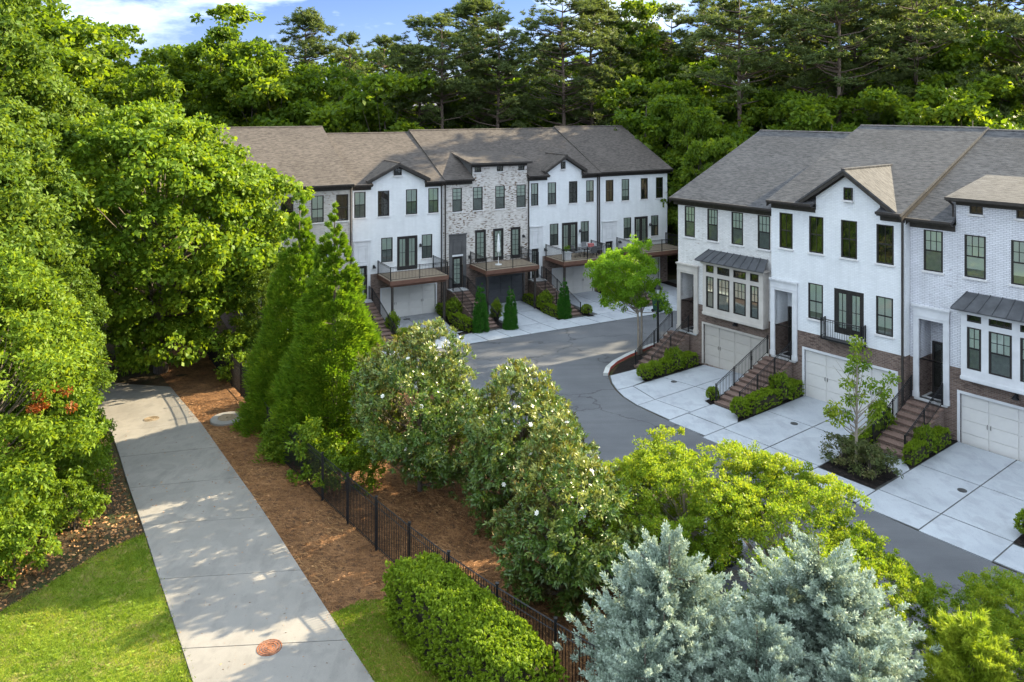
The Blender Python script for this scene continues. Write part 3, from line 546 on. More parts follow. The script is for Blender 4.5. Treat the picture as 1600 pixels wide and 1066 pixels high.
    if bay:
        a, c, z0, z1, yb_ = bay['b']; k = MB(); fw = [q[:4] for q in bay['win']]
        facade(k, a, c, z0, z1, yb_, fw, .1); k.poly([(c, yb_, z0), (c, yf, z0), (c, yf, z1), (c, yb_, z1)]); k.poly([(a, yf, z0), (a, yb_, z0), (a, yb_, z1), (a, yf, z1)]); k.poly([(a, yf, z0), (c, yf, z0), (c, yb_, z0), (a, yb_, z0)])
        H.part('bay', k, bay.get('m', trim))
        for z in (z0 + .04, z1 - .22): H.part('bay_trim', MB().box(a - .03, c + .03, yb_ - .03, yb_ - .001, z, z + .14), bay.get('m', trim))
        for q in bay['win']: window(H, *q[:4], yb_ - .015, q[4], None)
        za, zc = z1 + .02, bay['zr']; e = .28
        k = MB().prism([(a - e, yb_ - .38, za), (a - .05, yf - .03, zc), (a - .05, yf - .03, zc - .08), (a - e, yb_ - .38, za - .05)], (0.001, 0, 0)); k = MB()
        p = [(a - e, yb_ - .38, za), (c + e, yb_ - .38, za), (c - .05, yf - .03, zc), (a + .05, yf - .03, zc)]
        if bay.get('cut'): p[1] = (c, yb_ - .38, za); p[2] = (c, yf - .03, zc)
        k.prism(p, (0, 0, -.05)); k.poly([(p[0][0], p[0][1], za - .05), p[3][:2] + (zc - .05,), (p[3][0], yf - .03, za - .05)])
        br = H.part('bay_roof', k, 'seam'); n = 9
        sm = MB()
        for i in range(n + 1):
            t = i / n; A_ = Vector(p[0]).lerp(Vector(p[1]), t); B_ = Vector(p[3]).lerp(Vector(p[2]), t)
            sm.prism([A_ + Vector((-.014, 0, .001)), A_ + Vector((.014, 0, .001)), A_ + Vector((.014, 0, .035)), A_ + Vector((-.014, 0, .035))], B_ - A_)
        H.part('seams', sm, 'seam', br, kind='stuff')
        H.part('bay_cornice', MB().box(a - .2, c + (.2 if not bay.get('cut') else 0), yb_ - .30, yf - .03, z1 - .06, z1 - .035).box(a - .08, c + (.08 if not bay.get('cut') else 0), yb_ - .12, yb_ - .001, z1 - .2, z1 - .061), bay.get('m', trim))
    if spout:
        for u in spout: downspout(H, u, yf, zb, ze - .05)
    return H
def deck(H, u0, u1, zt, dep, posts=True):
    d = H.part('deck', MB().box(u0 + .04, u1 - .04, -dep + .045, -.03, zt - .06, zt - .035), 'planks')
    n = int((dep - .1) / .145)
    pm = cached(('plank', round(u1 - u0, 2)), lambda: MB().box(-(u1 - u0) / 2 + .02, (u1 - u0) / 2 - .02, -.066, .066, -.03, 0).mesh('plank', M['planks']))
    for i in range(n): H.place('plank', pm, (u0 + u1) / 2 - H.off[0], -dep + .12 + .145 * i, zt - H.off[2], d)
    f = MB(); f.box(u0, u1, -dep, -dep + .045, zt - .30, zt - .002); f.box(u0, u0 + .04, -dep + .046, -.03, zt - .30, zt - .003); f.box(u1 - .04, u1, -dep + .046, -.03, zt - .30, zt - .003)
    f.box(u0 + .1, u1 - .1, -dep + .25, -dep + .37, zt - .5, zt - .301)
    for i in range(1, 10): x = u0 + (u1 - u0) * i / 10; f.box(x - .02, x + .02, -dep + .046, -.03, zt - .28, zt - .065)
    H.part('deck_frame', f, 'deckwood')
    if posts:
        for x in (u0 + .25, u1 - .25):
            H.part('deck_post', MB().box(x - .075, x + .075, -dep + .22, -dep + .37, H.zb - .4, zt - .501), 'ironbrown')
    railing(H, 'deck_railing', [(u0 + .05, -.1, zt), (u0 + .05, -dep + .08, zt), (u1 - .05, -dep + .08, zt), (u1 - .05, -.1, zt)], 1.0, postevery=2.3)
GA, GR = 'attached townhouses of the row across the lane', 'attached townhouses of the row beside the driveways'
AZ, RT = -1.1, 'trim'
def unitA(name, label, u0, u1, wallm, up, lo, fr_, sur, dr, gar, dk, dz=0, gable=None, shed=None, garm='garage', yf=0, zu=(6.75, 8.68), st=None, trim='trim', style='22', style1='22', ov=(0, 0), spout=None, base='brown', dm=None, shades='', D=7.45):
    wins = [(a, b, *zu, style + (shades[i:i + 1] or 'b')) for i, (a, b) in enumerate(up)] + [(a, b, 3.24, 5.10, style1 + 'b') for a, b in lo] + [(a, b, 2.50, 5.10, fr_[0]) for a, b in fr_[1]]
    H = townhouse(name, label, FA, u0, u1, AZ, yf, 9.1 + dz * .2, 9.25 + dz * .3, 12.85 + dz, D, 2.45, wallm, 'roof_a', wins, GA, gable, shed, (*gar, AZ, 1.2), garm, ov, None, dict(o=(dr[0], dr[1], .66, 3.15), s=sur, m=dm or trim), trim=trim, spout=spout, base=base)
    if dk: deck(H, dk[0], dk[1], 2.42, 3.0 - yf)
    if st: stairs(H, st[0], st[1], .66, AZ + .03, 1.0 - yf, 6.2 - yf, 12, land=1.0 - .03)
    wall_lamp(H, sur[1] + .25, yf, 3.0); wall_lamp(H, fr_[1][-1][1] + .2, yf, 4.3)
    return H
unitA('townhouse', 'tan brick end townhouse half hidden behind the tall conifers', -8.4, -.35, 'tan_wash', [(-7.4, -6.5), (-5.5, -4.6), (-3.35, -2.45), (-1.55, -.65)], [(-6.1, -5.2), (-2.3, -1.4)], ('french', [(-4.6, -3.0)]), (-8.2, -6.8, 5.0), (-7.95, -7.05), (-6.2, -1.6), (-6.4, -1.7), dz=.6, yf=-.9, st=(-8.2, -6.9), spout=(-.48,), ov=(.2, .0), shades='ddhd')
unitA('townhouse', 'white gabled townhouse with beige deck left of the whitewashed brick one', -.045, 7.235, 'white_a', [(.07, .95), (1.90, 2.81), (4.15, 5.08), (6.0, 6.87)], [(2.16, 3.08), (5.45, 6.34)], ('french', [(3.43, 5.10)]), (.0, 1.30, 5.06), (.30, 1.06), (2.2, 6.6), (1.83, 6.42), gable=dict(c=3.5, zp=10.78, sl=.50, half=2.55, w=(1.40, 5.69), v=(3.16, 3.78, 9.8, 10.38)), st=(-.05, 1.2), spout=(7.1,), shades='bdbb')
unitA('townhouse', 'mottled whitewashed brick townhouse with dark garage door', 7.245, 15.065, 'limewash', [(8.05, 8.89), (9.86, 10.74), (11.88, 12.77), (13.86, 14.75)], [], ('fr1', [(10.05, 11.04), (11.68, 12.65), (13.30, 14.25)]), (7.77, 9.25, 4.95), (8.02, 8.95), (10.2, 14.5), (9.55, 14.3), dz=.18, zu=(6.70, 8.58), garm='garaged', shed=dict(w=(9.82, 14.86), z=10.48, win=[(10.0, 10.61, 9.76, 10.34), (12.03, 12.62, 9.76, 10.34), (14.03, 14.62, 9.76, 10.34)]), st=(7.6, 9.0), style='41', spout=(7.42, 14.98), dm='greytrim')
unitA('townhouse', 'white gabled townhouse with furnished deck right of the mottled brick one', 15.075, 22.075, 'white_a', [(15.25, 15.96), (16.88, 17.72), (19.01, 19.88), (20.78, 21.59)], [(17.09, 17.95), (20.22, 21.07)], ('french', [(18.29, 19.9)]), (15.12, 16.32, 5.05), (15.28, 15.98), (17.4, 21.5), (16.6, 21.3), dz=.18, zu=(6.75, 8.63), gable=dict(c=18.55, zp=10.95, sl=.60, half=2.15, w=(16.85, 20.3), v=(18.2, 18.62, 9.74, 10.36)), st=(14.95, 16.2), spout=(21.95,), shades='bbdb')
unitA('townhouse', 'plain white townhouse at the far right end of the row', 22.085, 29.8, 'white_a', [(22.86, 23.7), (24.6, 25.43), (26.74, 27.54), (28.47, 29.29)], [(24.82, 25.66), (27.91, 28.76)], ('french', [(26.02, 27.54)]), (22.5, 24.05, 4.96), (22.8, 23.6), (24.5, 28.8), (23.95, 29.6), dz=.32, zu=(6.66, 8.57), st=(22.4, 23.7), ov=(0, .3), spout=(22.15,), shades='dhdd')
# right row
def cols4(xs, tr, wn, st='61b'): return [q for a, b in xs for q in ((a, b, *tr, 'transom'), (a, b, *wn, st))]
R1 = townhouse('townhouse', 'cream brick end townhouse with bay window beside the street tree', FR, -14.04, -7.25, -.15, .45, 9.37, 9.52, 13.45, 9.4, 3.3, 'white_b', 'roof_r',
    [(-13.54, -12.76, 7.2, 9.04, '61b'), (-11.85, -11.09, 7.2, 9.04, '61b'), (-10.15, -9.36, 7.2, 9.04, '61b'), (-8.41, -7.61, 7.2, 9.04, '61b')], GR, gar=(-12.1, -7.8, -.15, 2.2), garm='creamgarage', ov=(.32, 0), trim='creamtrim',
    porch=dict(o=(-13.79, -12.78, 1.5, 5.0), s=(-14.05, -12.49, 5.57)), bay=dict(b=(-11.75, -7.70, 2.92, 6.10, -.1), zr=6.66, m='creamtrim', win=cols4([(-11.5, -10.97), (-10.71, -9.88), (-9.61, -8.79), (-8.51, -7.97)], (5.44, 5.86), (3.42, 5.2))), base='brown')
stairs(R1, -14.55 + .1, -13.05, 1.5, -.33, -.3, 3.0, 10, land=0)
R2 = townhouse('townhouse', 'white gabled townhouse with small black balcony in the right row', FR, -7.24, -.105, 0, 0, 9.75, 10.05, 13.92, 9.4, 3.36, 'white_a', 'roof_r',
    [(-6.75, -5.96, 7.53, 9.40, '22d'), (-5.02, -4.22, 7.53, 9.40, '22d'), (-3.28, -2.44, 7.53, 9.40, '22d'), (-1.48, -.64, 7.53, 9.40, '22d'), (-5.07, -4.24, 4.12, 5.95, '22h'), (-1.50, -.67, 4.12, 5.95, '22h'), (-3.64, -2.10, 3.7, 5.93, 'french')], GR,
    gable=dict(c=-2.97, zp=11.96, sl=.71, half=2.62, w=(-4.63, -1.31), v=(-3.10, -2.66, 10.41, 11.03)), gar=(-5.27, -.55, 0, 2.45), porch=dict(o=(-6.99, -5.94, 1.72, 5.25), s=(-7.24, -5.67, 5.84)), spout=(-.2,))
stairs(R2, -7.45, -5.92, 1.72, .03, .13, 4.6, 12, land=0)
railing(R2, 'balcony_railing', [(-4.1, -.05, 3.42), (-4.1, -.42, 3.42), (-2.0, -.42, 3.42), (-2.0, -.05, 3.42)], .95, sp=.12, postevery=3)
R2.part('balcony_floor', MB().box(-4.13, -1.97, -.45, -.03, 3.34, 3.42), 'iron')
R3 = townhouse('townhouse', 'worn white brick townhouse with bay window at the right edge', FR, -.095, 7.2, -.13, .45, 9.67, 9.85, 13.8, 9.4, 3.3, 'white_c', 'roof_r',
    [(.52, 1.38, 7.45, 9.34, '61b'), (2.29, 3.17, 7.45, 9.34, '61h'), (4.15, 5.0, 7.45, 9.34, '61h'), (5.95, 6.8, 7.45, 9.34, '61b')], GR, shed=dict(w=(1.95, 6.95), z=10.92, win=[(2.5, 3.05, 10.28, 10.80), (4.35, 4.9, 10.28, 10.80), (6.1, 6.65, 10.28, 10.80)]),
    gar=(2.12, 6.75, -.13, 2.2), porch=dict(o=(.34, 1.42, 1.5, 5.18), s=(.09, 1.68, 5.82)), bay=dict(b=(2.37, 6.75, 3.0, 6.14, -.1), zr=6.8, win=cols4([(2.62, 3.19), (3.49, 4.38), (4.69, 5.58), (5.88, 6.45)], (5.62, 6.03), (3.55, 5.38))))
stairs(R3, 0.0, 1.5, 1.5, .02, -.25, 3.35, 9, land=0)
R4_added = townhouse('townhouse', 'unseen white townhouse added beyond the right edge to cast shadow', FR, 7.21, 14.4, 0, 0, 9.75, 10.05, 13.92, 9.4, 3.36, 'white_a', 'roof_r', [(7.7, 8.5, 7.53, 9.40, '22d'), (9.4, 10.2, 7.53, 9.40, '22d'), (11.2, 12.0, 7.53, 9.40, '22d')], GR, gar=(9.2, 13.8, 0, 2.45), ov=(0, .3))  # unseen end unit, added so its shadow falls on the near driveway
wall_lamp(R1, -9.75, .45, 2.72); wall_lamp(R3, 4.4, .45, 2.72)
# ------------------------------------------------------------------ ground, lane, drives, path
def sheet_poly(name, pts, mat, off, cut=2.5, kind='structure', parent=None, thick=0):
    import bmesh
    bm = bmesh.new(); vs = [bm.verts.new((x, y, 0)) for x, y in pts]; f = bm.faces.new(vs)
    if f.normal.z < 0: f.normal_flip()
    bmesh.ops.triangulate(bm, faces=bm.faces[:])
    for _ in range(7):
        e = [e for e in bm.edges if e.calc_length() > cut]
        if not e: break
        bmesh.ops.subdivide_edges(bm, edges=e, cuts=1); bmesh.ops.triangulate(bm, faces=bm.faces[:])
    if thick:
        r = bmesh.ops.extrude_face_region(bm, geom=bm.faces[:])
        for v in r['geom']:
            if isinstance(v, bmesh.types.BMVert): v.co.z += thick
    bmesh.ops.recalc_face_normals(bm, faces=bm.faces[:])
    if not thick:
        for f in bm.faces:
            if f.normal.z < 0: f.normal_flip()
    for v in bm.verts: v.co.z += gz(v.co.x, v.co.y) + off
    m = bpy.data.meshes.new(name); bm.to_mesh(m); bm.free(); m.materials.append(M[mat])
    o = link(name, m, parent, kind=kind if not parent else None)
    return o
def ground():
    xs = list(range(-300, -40, 20)) + list(range(-40, 60, 2)) + list(range(60, 320, 20)); ys = list(range(-20, 80, 2)) + list(range(80, 420, 20))
    V = [(x, y, gz(x, y) - .03 + (0 if y < 78 else 0)) for y in ys for x in xs]; n = len(xs)
    Fc = [(j*n+i, j*n+i+1, (j+1)*n+i+1, (j+1)*n+i) for j in range(len(ys)-1) for i in range(n-1)]
    m = bpy.data.meshes.new('ground'); m.from_pydata(V, [], Fc); m.materials.append(M['soil']); link('ground', m, kind='structure')
ground()
R_, A_ = FR.xy, FA.xy
kerbR = [(13, 8.65), (6.7, 8.63), (1.9, 8.5), (-3.25, 8.28), (-6.0, 8.1), (-8.0, 7.98), (-9.87, 7.75), (-11.2, 7.3), (-12.3, 6.75), (-13.3, 6.1), (-14.4, 5.2), (-15.2, 4.2), (-15.8, 3.0), (-16.3, 1.4), (-16.8, -1), (-17.3, -6), (-17.6, -14)]
near = [R_(-13.3, 14.5), R_(-14.8, 14.5), (-3.2, 40.9), (-4.8, 42.6), (-7.0, 43.6), (-9.4, 43.4), (-11.0, 44.8), (-11.6, 47.7)]
road = [R_(u, d) for u, d in kerbR] + [A_(36, 3), A_(36, 9.2)] + [A_(u, 9.2) for u in (30, 20, 10, 0, -4)] + near[::-1] + [R_(-8, 14.5), R_(0, 14.5), R_(13, 14.5)]
sheet_poly('road', road, 'asphalt', .0)
sheet_poly('parking_bay', [R_(-6, 14.45), R_(-6, 19.4), R_(13, 19.4), R_(13, 14.45)], 'asphalt', -.006)
# bands of beds and turf
pathR = [(1.9, 12.0), (-3.6, 20.4), (-5.4, 23.1), (-10.6, 31.1), (-15.4, 38.6), (-19.5, 44.6)]
pathL = [(-3.0, 12.0), (-8.35, 20.4), (-11.6, 25.4), (-16.0, 32.3), (-18.5, 36.4), (-19.3, 37.6)]
straw = pathR[1:] + [(-22.5, 49), (-22.5, 54), (-11.7, 50.5), (-11.3, 47.7), (-11.0, 44.8), (-9.4, 43.4), (-7.0, 43.5), (-4.8, 42.5), (-3.2, 40.8), R_(-14.8, 14.55), R_(-13.3, 14.55), R_(-8, 14.55), R_(-6.1, 14.55), R_(-6.1, 19.5), R_(13, 19.5), (8, 10), (2.2, 11.8)]
sheet_poly('pine_straw_bed', straw, 'straw', -.014, 1.5)
sheet_poly('lawn', [(-20, 12), (-22, 21.0), (-15.6, 22.4), (-14.7, 24.4), (-13.9, 26.3), (-12.95, 27.5), (-12.5, 26.8)] + pathL[2::-1], 'grass', -.018, 2)
sheet_poly('lawn_patch', [(-5.38, 23.07), (-4.6, 23.75), (-3.5, 23.8), (-2.9, 23.4), (-2.2, 21.0), (0.3, 17.0), (2.2, 13), (1.9, 12.0), (-3.6, 20.4)], 'grass', -.006, 1.5)
sheet_poly('lawn_strip', [R_(-8.5, 14.6), R_(-13.3, 14.6), R_(-14.8, 14.6), (-3.4, 40.6), (-3.9, 38.4), R_(-12.6, 17.0), R_(-9, 17.2)], 'grass', -.006, 1.5)
def slab_group(name, base, slabs, mat, off=.012, gap=.028):
    b = sheet_poly(name, base, 'joint', off - .008)
    for q in slabs:
        mt = mat
        if isinstance(q, tuple): q, mt = q
        cx = sum(p[0] for p in q) / len(q); cy = sum(p[1] for p in q) / len(q); out = []
        n = len(q)                        # inset each side by the half joint
        for i in range(n):
            p0, p1, p2 = Vector(q[i-1]), Vector(q[i]), Vector(q[(i+1) % n]); a = (p1 - p0).normalized(); c = (p2 - p1).normalized(); C = Vector((cx, cy))
            na = Vector((-a.y, a.x)); nc = Vector((-c.y, c.x)); na = na if (C - p1).dot(na) > 0 else -na; nc = nc if (C - p1).dot(nc) > 0 else -nc
            bi = (na + nc); bi = bi / max(.4, bi.dot(na)); out.append(tuple(p1 + bi * gap))
        sheet_poly('slab', out, mt, off - .06 + random.uniform(-.004, .004), 2.5, parent=b, thick=.075)
    return b
def rr(fr, u0, u1, d0, d1): return [fr(u0, d0), fr(u1, d0), fr(u1, d1), fr(u0, d1)]
sl = []
for u0, um, u1 in ((-5.3, -2.82, -.45), (2.04, 4.4, 6.8), (9.2, 11.5, 13.9)):
    for d0, d1 in ((-.4, 3.3), (3.3, 6.75)): sl += [rr(R_, u0, um, d0, d1), rr(R_, um, u1, d0, d1)]
    sl += [rr(R_, u0, um, 6.75, 8.32 if u0 < 0 else 8.5), rr(R_, um, u1, 6.75, 8.38 if u0 < 0 else 8.6)]
sl += [rr(R_, -.45, 2.04, 6.9, 8.4), [R_(.2, 3.62), R_(1.5, 3.4), R_(2.04, 4.1), R_(2.04, 5.1)], rr(R_, 6.8, 9.2, 6.9, 8.55)]
sl += [rr(R_, -7.5, -5.3, 6.6, 8.08), [R_(-7.5, 4.65), R_(-5.95, 4.7), R_(-5.3, 5.6), R_(-5.3, 6.6), R_(-7.5, 6.6)]]
sl += [rr(R_, -9.8, -7.5, -.6, 3.2), rr(R_, -12.1, -9.8, -.6, 3.2), rr(R_, -9.8, -7.5, 3.2, 6.4), [R_(-12.1, 3.2), R_(-9.8, 3.2), R_(-9.8, 6.4), R_(-12.1, 5.6)]]
sl += [[R_(-9.8, 6.4), R_(-7.5, 6.4), R_(-7.5, 7.95), R_(-9.8, 7.72)], [R_(-12.1, 5.6), R_(-9.8, 6.4), R_(-9.8, 7.72), R_(-11.2, 7.25), R_(-12.2, 6.72)], [R_(-14.2, 3.1), R_(-13.0, 3.1), R_(-12.3, 4.4), R_(-12.1, 5.6), R_(-12.2, 6.72), R_(-13.3, 6.0), R_(-14.3, 5.15)]]
slab_group('driveway', [R_(-14.4, 2.9)] + [R_(u, d - .06) for u, d in kerbR[:11]][::-1] + [R_(13.9, 8.55), R_(13.9, -.4), R_(-7.4, -.4), R_(-14.4, -.6)], sl, 'slab')
sl = []
for k, (u0, um, u1) in enumerate(((1.75, 4.0, 6.65), (10.0, 12.2, 14.3), (17.4, 19.5, 21.6), (24.5, 26.6, 28.8), (-6.2, -4.0, -1.7))):
    mt = 'slabo' if k in (0, 4) else 'slab'
    for d0, d1 in ((-.3, 3.1), (3.1, 6.7)): sl += [(rr(A_, u0, um, d0, d1), mt), (rr(A_, um, u1, d0, d1), mt)]
ed = [-8.4, -6.2, -4, -1.7, .1, 1.75, 4.0, 6.65, 8.4, 10.0, 12.2, 14.3, 15.9, 17.4, 19.5, 21.6, 23.0, 24.5, 26.6, 28.8, 31]
for a, c in zip(ed[:-1], ed[1:]): sl.append(rr(A_, a, c, 6.7, 9.15))
slab_group('driveway', [A_(-8.4, -.3), A_(31, -.3), A_(31, 9.2), A_(-8.4, 9.2)], sl, 'slab', off=.016)
# planting beds on both rows
for k, q in enumerate([[(-.4, 6.85), (1.95, 6.88), (2.0, 5.15), (.2, 3.68), (-.05, 3.3), (-.05, .0), (-.42, .0), (-.42, 6.0)], [(-5.92, .2), (-5.92, 4.65), (-5.34, 5.6), (-5.28, 5.1), (-5.28, .0)], [(-7.98, 3.2), (-7.98, 4.7), (-7.46, 4.9), (-7.46, .4), (-7.7, .0)],
                       [(-13.0, .2), (-13.0, 3.05), (-12.5, 4.45), (-12.15, 4.5), (-12.15, -.4), (-12.6, -.4)], [(-15.6, 3.0), (-14.35, 4.95), (-14.25, 3.05), (-14.5, 2.9), (-14.5, -1), (-16.4, -1), (-16.0, 1.4)], [(1.55, -.3), (1.55, 3.4), (2.0, 4.05), (2.05, 3.6), (2.06, -.4)], [(6.78, 3), (6.78, 6.8), (9.2, 6.8), (9.2, 0), (6.9, 0)]]):
    sheet_poly('mulch_bed', [R_(u, d) for u, d in q], 'mulch', .045, 1.2)
for u in (5.7, 14.3, 21.6, 28.8, -1.65):
    w = {5.7: 1.85, 14.3: .6, 21.6: .75}.get(u, .9)
    sheet_poly('mulch_bed', [A_(u + .95 if u == 5.7 else u, .1), A_(u + w, .1), A_(u + w, 6.4), A_(u - (.1 if u != 14.3 else .5), 6.7)], 'mulch', .045, 1.2)
for u in (1.25, 9.05, 16.25): sheet_poly('mulch_bed', [A_(u, 3.0), A_(u + .75, 3.0), A_(u + .6, 7.2), A_(u, 7.0)], 'mulch', .046, 1.2)
# kerbs
def kerb(pts, mat_top, name='kerb', h=.15, w=.28, face=None):
    m, q = MB(), MB()
    for (x0, y0), (x1, y1) in zip(pts[:-1], pts[1:]):
        a = Vector((x0, y0, gz(x0, y0))); b = Vector((x1, y1, gz(x1, y1))); t = (b - a).normalized(); n = Vector((-t.y, t.x, 0)) * w
        m.prism([a + Vector((0, 0, -.1)), a + n + Vector((0, 0, -.1)), a + n + Vector((0, 0, h)), a + Vector((0, 0, h))], (b - a) * 1.01)
        if face:
            o = n.normalized() * -.004; q.prism([a + o + Vector((0, 0, -.02)), a + o + Vector((0, 0, h * .98)), a + o * .2 + Vector((0, 0, h * .98)), a + o * .2 + Vector((0, 0, -.02))], b - a)
            o = n * 1.008; q.prism([a + o + Vector((0, 0, -.02)), a + o + Vector((0, 0, h * .98)), a + o * 1.01 + Vector((0, 0, h * .98)), a + o * 1.01 + Vector((0, 0, -.02))], b - a)
    k = link(name, m.mesh(name, M[mat_top]), kind='structure')
    if face: link('painted_face', q.mesh('painted_face', M[face]), k)
kerb([R_(u, d) for u, d in kerbR[10:]], 'kerb', face='redkerb')
kerb([R_(-12.2, 14.5), R_(-13.3, 14.5), R_(-14.2, 14.5), R_(-14.8, 14.5)][::-1], 'kerb', face='redkerb', h=.18)
kerb(near[1:][::-1], 'kerb'); kerb([R_(13, 14.5), R_(0, 14.5), R_(-6, 14.5), R_(-12.2, 14.5)][2:][::-1], 'kerb')
# path: full-width slabs
def lerp2(a, b, t): return (a[0] + (b[0] - a[0]) * t, a[1] + (b[1] - a[1]) * t)
def along(poly, s):
    for a, b in zip(poly[:-1], poly[1:]):
        l = math.hypot(b[0] - a[0], b[1] - a[1])
        if s <= l: return lerp2(a, b, s / l)
        s -= l
    return poly[-1]
ln = lambda p: sum(math.hypot(b[0] - a[0], b[1] - a[1]) for a, b in zip(p[:-1], p[1:]))
ps = []; n = 8
for i in range(n): ps.append([along(pathL, ln(pathL) * i / n), along(pathR[:5], ln(pathR[:5]) * i / n), along(pathR[:5], ln(pathR[:5]) * (i + 1) / n), along(pathL, ln(pathL) * (i + 1) / n)])
ps.append([pathL[-1], pathR[4], pathR[5], (-24.8, 46.0), (-25.5, 41.0)]); ps.append([(-25.5, 41.0), (-24.8, 46.0), (-33, 49), (-35, 45)])
slab_group('path', pathL + [(-25.5, 41.0), (-35, 45), (-33, 49), (-24.8, 46)] + pathR[::-1], ps, 'pathc', off=.018, gap=.012)
# covers in the ground
def cover(name, label, x, y, r, mat, dz, group=None, ring=True, cat='manhole cover'):
    m = MB(); prof = [(r, -.03), (r, .012)]
    if ring:
        k = 4
        for i in range(k): a = r * (1 - .2 * i) - .03; prof += [(a, .012), (a - .004, -.012), (a - r * .075, -.012), (a - r * .08, .012)]
    prof.append((.03, .012)); m.lathe(prof, 28); o = link(name, m.mesh(name, M[mat]), loc=(x, y, gz(x, y) + dz)); return tag(o, label, cat, group)
cover('manhole_cover', 'rust orange ringed manhole cover in the near path', -6.72, 21.63, .34, 'rust', .034)
cover('manhole_cover', 'dull brown manhole cover in the path under the big tree', -18.1, 39.2, .36, 'oldrust', .036)
x, y = at(355, 657); d = empty('concrete_manhole', 'round concrete manhole rim set in the pine straw by the fence', 'manhole', (x, y, gz(x, y)))
link('rim', MB().lathe([(.8, -.1), (.8, .12), (.76, .15), (.46, .15), (.46, .13)], 28).mesh('rim', M['pathc']), d); link('cover', MB().lathe([(.45, .05), (.45, .145), (.38, .15), (.36, .14), (.06, .14), (.05, .16)], 24).mesh('cover', M['oldrust']), d)
c0 = cover('drain_cover', 'small round drain cover in the driveway by the bay window house', *R_(-11.1, 3.4), .17, 'castiron', .032, 'drain covers in the driveways', False, 'drain cover')
for lb, u, dd in (('small round drain cover in the middle gabled house driveway', -3.57, 3.66), ('small round drain cover in the driveway by the young tree trunk', -.95, 3.0), ('small round drain cover in the near right driveway slab', 4.12, 4.28), ('small round drain cover at the right edge of the picture', 6.3, 3.9)):
    X, Y = R_(u, dd); o = c0.copy(); COL.objects.link(o); o.location = (X, Y, gz(X, Y) + .032); o['label'] = lb
X, Y = A_(3.9, .85); tag(link('drain_grate', MB().box(-.25, .25, -.12, .12, 0, .04).mesh('drain_grate', M['castiron']), loc=(X, Y, gz(X, Y) + .016), rot=(0, 0, FA.rot)), 'dark rectangular drain grate before the first white garage door', 'drain')
X, Y = at(722, 553); cover('manhole_cover', 'dark worn manhole cover in the lane asphalt', X, Y, .36, 'castiron', .004, None, False)
# ------------------------------------------------------------------ iron fence beside the path
def fence():
    pl = [(-20.4, 51.7), (-17.3, 46.6), (-14.0, 41.4), (-12.4, 38.2), (-11.3, 35.7), (-9.4, 32.8), (-7.38, 30.0), (-5.26, 27.3), (-3.6, 25.2), (-1.9, 23.2), (0, 21.2), (1.5, 19.8), (4.2, 17.2)]
    root = empty('iron_fence', 'long black iron picket fence between the path and the magnolias', 'fence', (-7.38, 30, 0)); off = (-7.38, 30, 0)
    L = ln(pl); n = int(L / 2.05); H_ = 1.72
    pm = MB().box(-.035, .035, -.035, .035, -.1, H_ + .08); pm.prism([(-.05, -.05, H_ + .08), (.05, -.05, H_ + .08), (.05, .05, H_ + .08), (-.05, .05, H_ + .08)], (0, 0, .03)); pm = pm.mesh('post', M['iron'])
    km = MB().box(-.011, .011, -.011, .011, .06, H_).mesh('picket', M['iron']); rest = MB(); spots = []
    for i in range(n + 1):
        a = along(pl, L * i / n); za = gz(*a); link('post', pm, root, (a[0] - off[0], a[1] - off[1], za))
        if i == n: break
        b = along(pl, L * (i + 1) / n); zb = gz(*b)
        for z, r in ((H_ - .02, .022), (H_ - .24, .018), (.14, .018)):
            link('rail', MB().tube([(a[0], a[1], za + z), (b[0], b[1], zb + z)], r, 4).mesh('rail', M['iron'], off), root)
        for k in range(1, 19):
            t = k / 19; x, y = lerp2(a, b, t); spots.append((x, y, za + (zb - za) * t))
    spots.sort(key=lambda p: abs(p[1] - 26.5))
    for i, p in enumerate(spots):
        if i < 290: link('picket', km, root, (p[0] - off[0], p[1] - off[1], p[2]))
        else: rest.box(p[0] - .011, p[0] + .011, p[1] - .011, p[1] + .011, p[2] + .06, p[2] + H_)
    link('far_pickets', rest.mesh('far_pickets', M['iron'], off), root, kind='stuff')
fence()
# ------------------------------------------------------------------ street furniture, vehicles, deck things
def lamp_post():
    x, y = 8.95, 47.9; t = empty('street_lamp', 'black lamp post with lantern beside the end stairs', 'street lamp', (x, y, gz(x, y)))
    link('pole', MB().lathe([(.16, 0), (.16, .1), (.11, .14), (.10, .7), (.075, .78), (.06, 3.7), (.08, 3.74), (.05, 3.8)], 12).mesh('pole', M['iron']), t)
    link('lantern', MB().lathe([(.09, 3.8), (.17, 4.25)], 8).mesh('lantern', M['lampglass']), t)
    link('lantern_cap', MB().lathe([(.24, 4.26), (.22, 4.32), (.10, 4.46), (.03, 4.5), (.02, 4.6)], 8).mesh('lantern_cap', M['iron']), t)
    m = MB()
    for k in range(4): q = math.pi / 4 + k * math.pi / 2; m.tube([(.10 * math.cos(q), .10 * math.sin(q), 3.8), (.18 * math.cos(q), .18 * math.sin(q), 4.27)], .014, 4)
    link('lantern_cage', m.mesh('lantern_cage', M['iron']), t)
lamp_post()
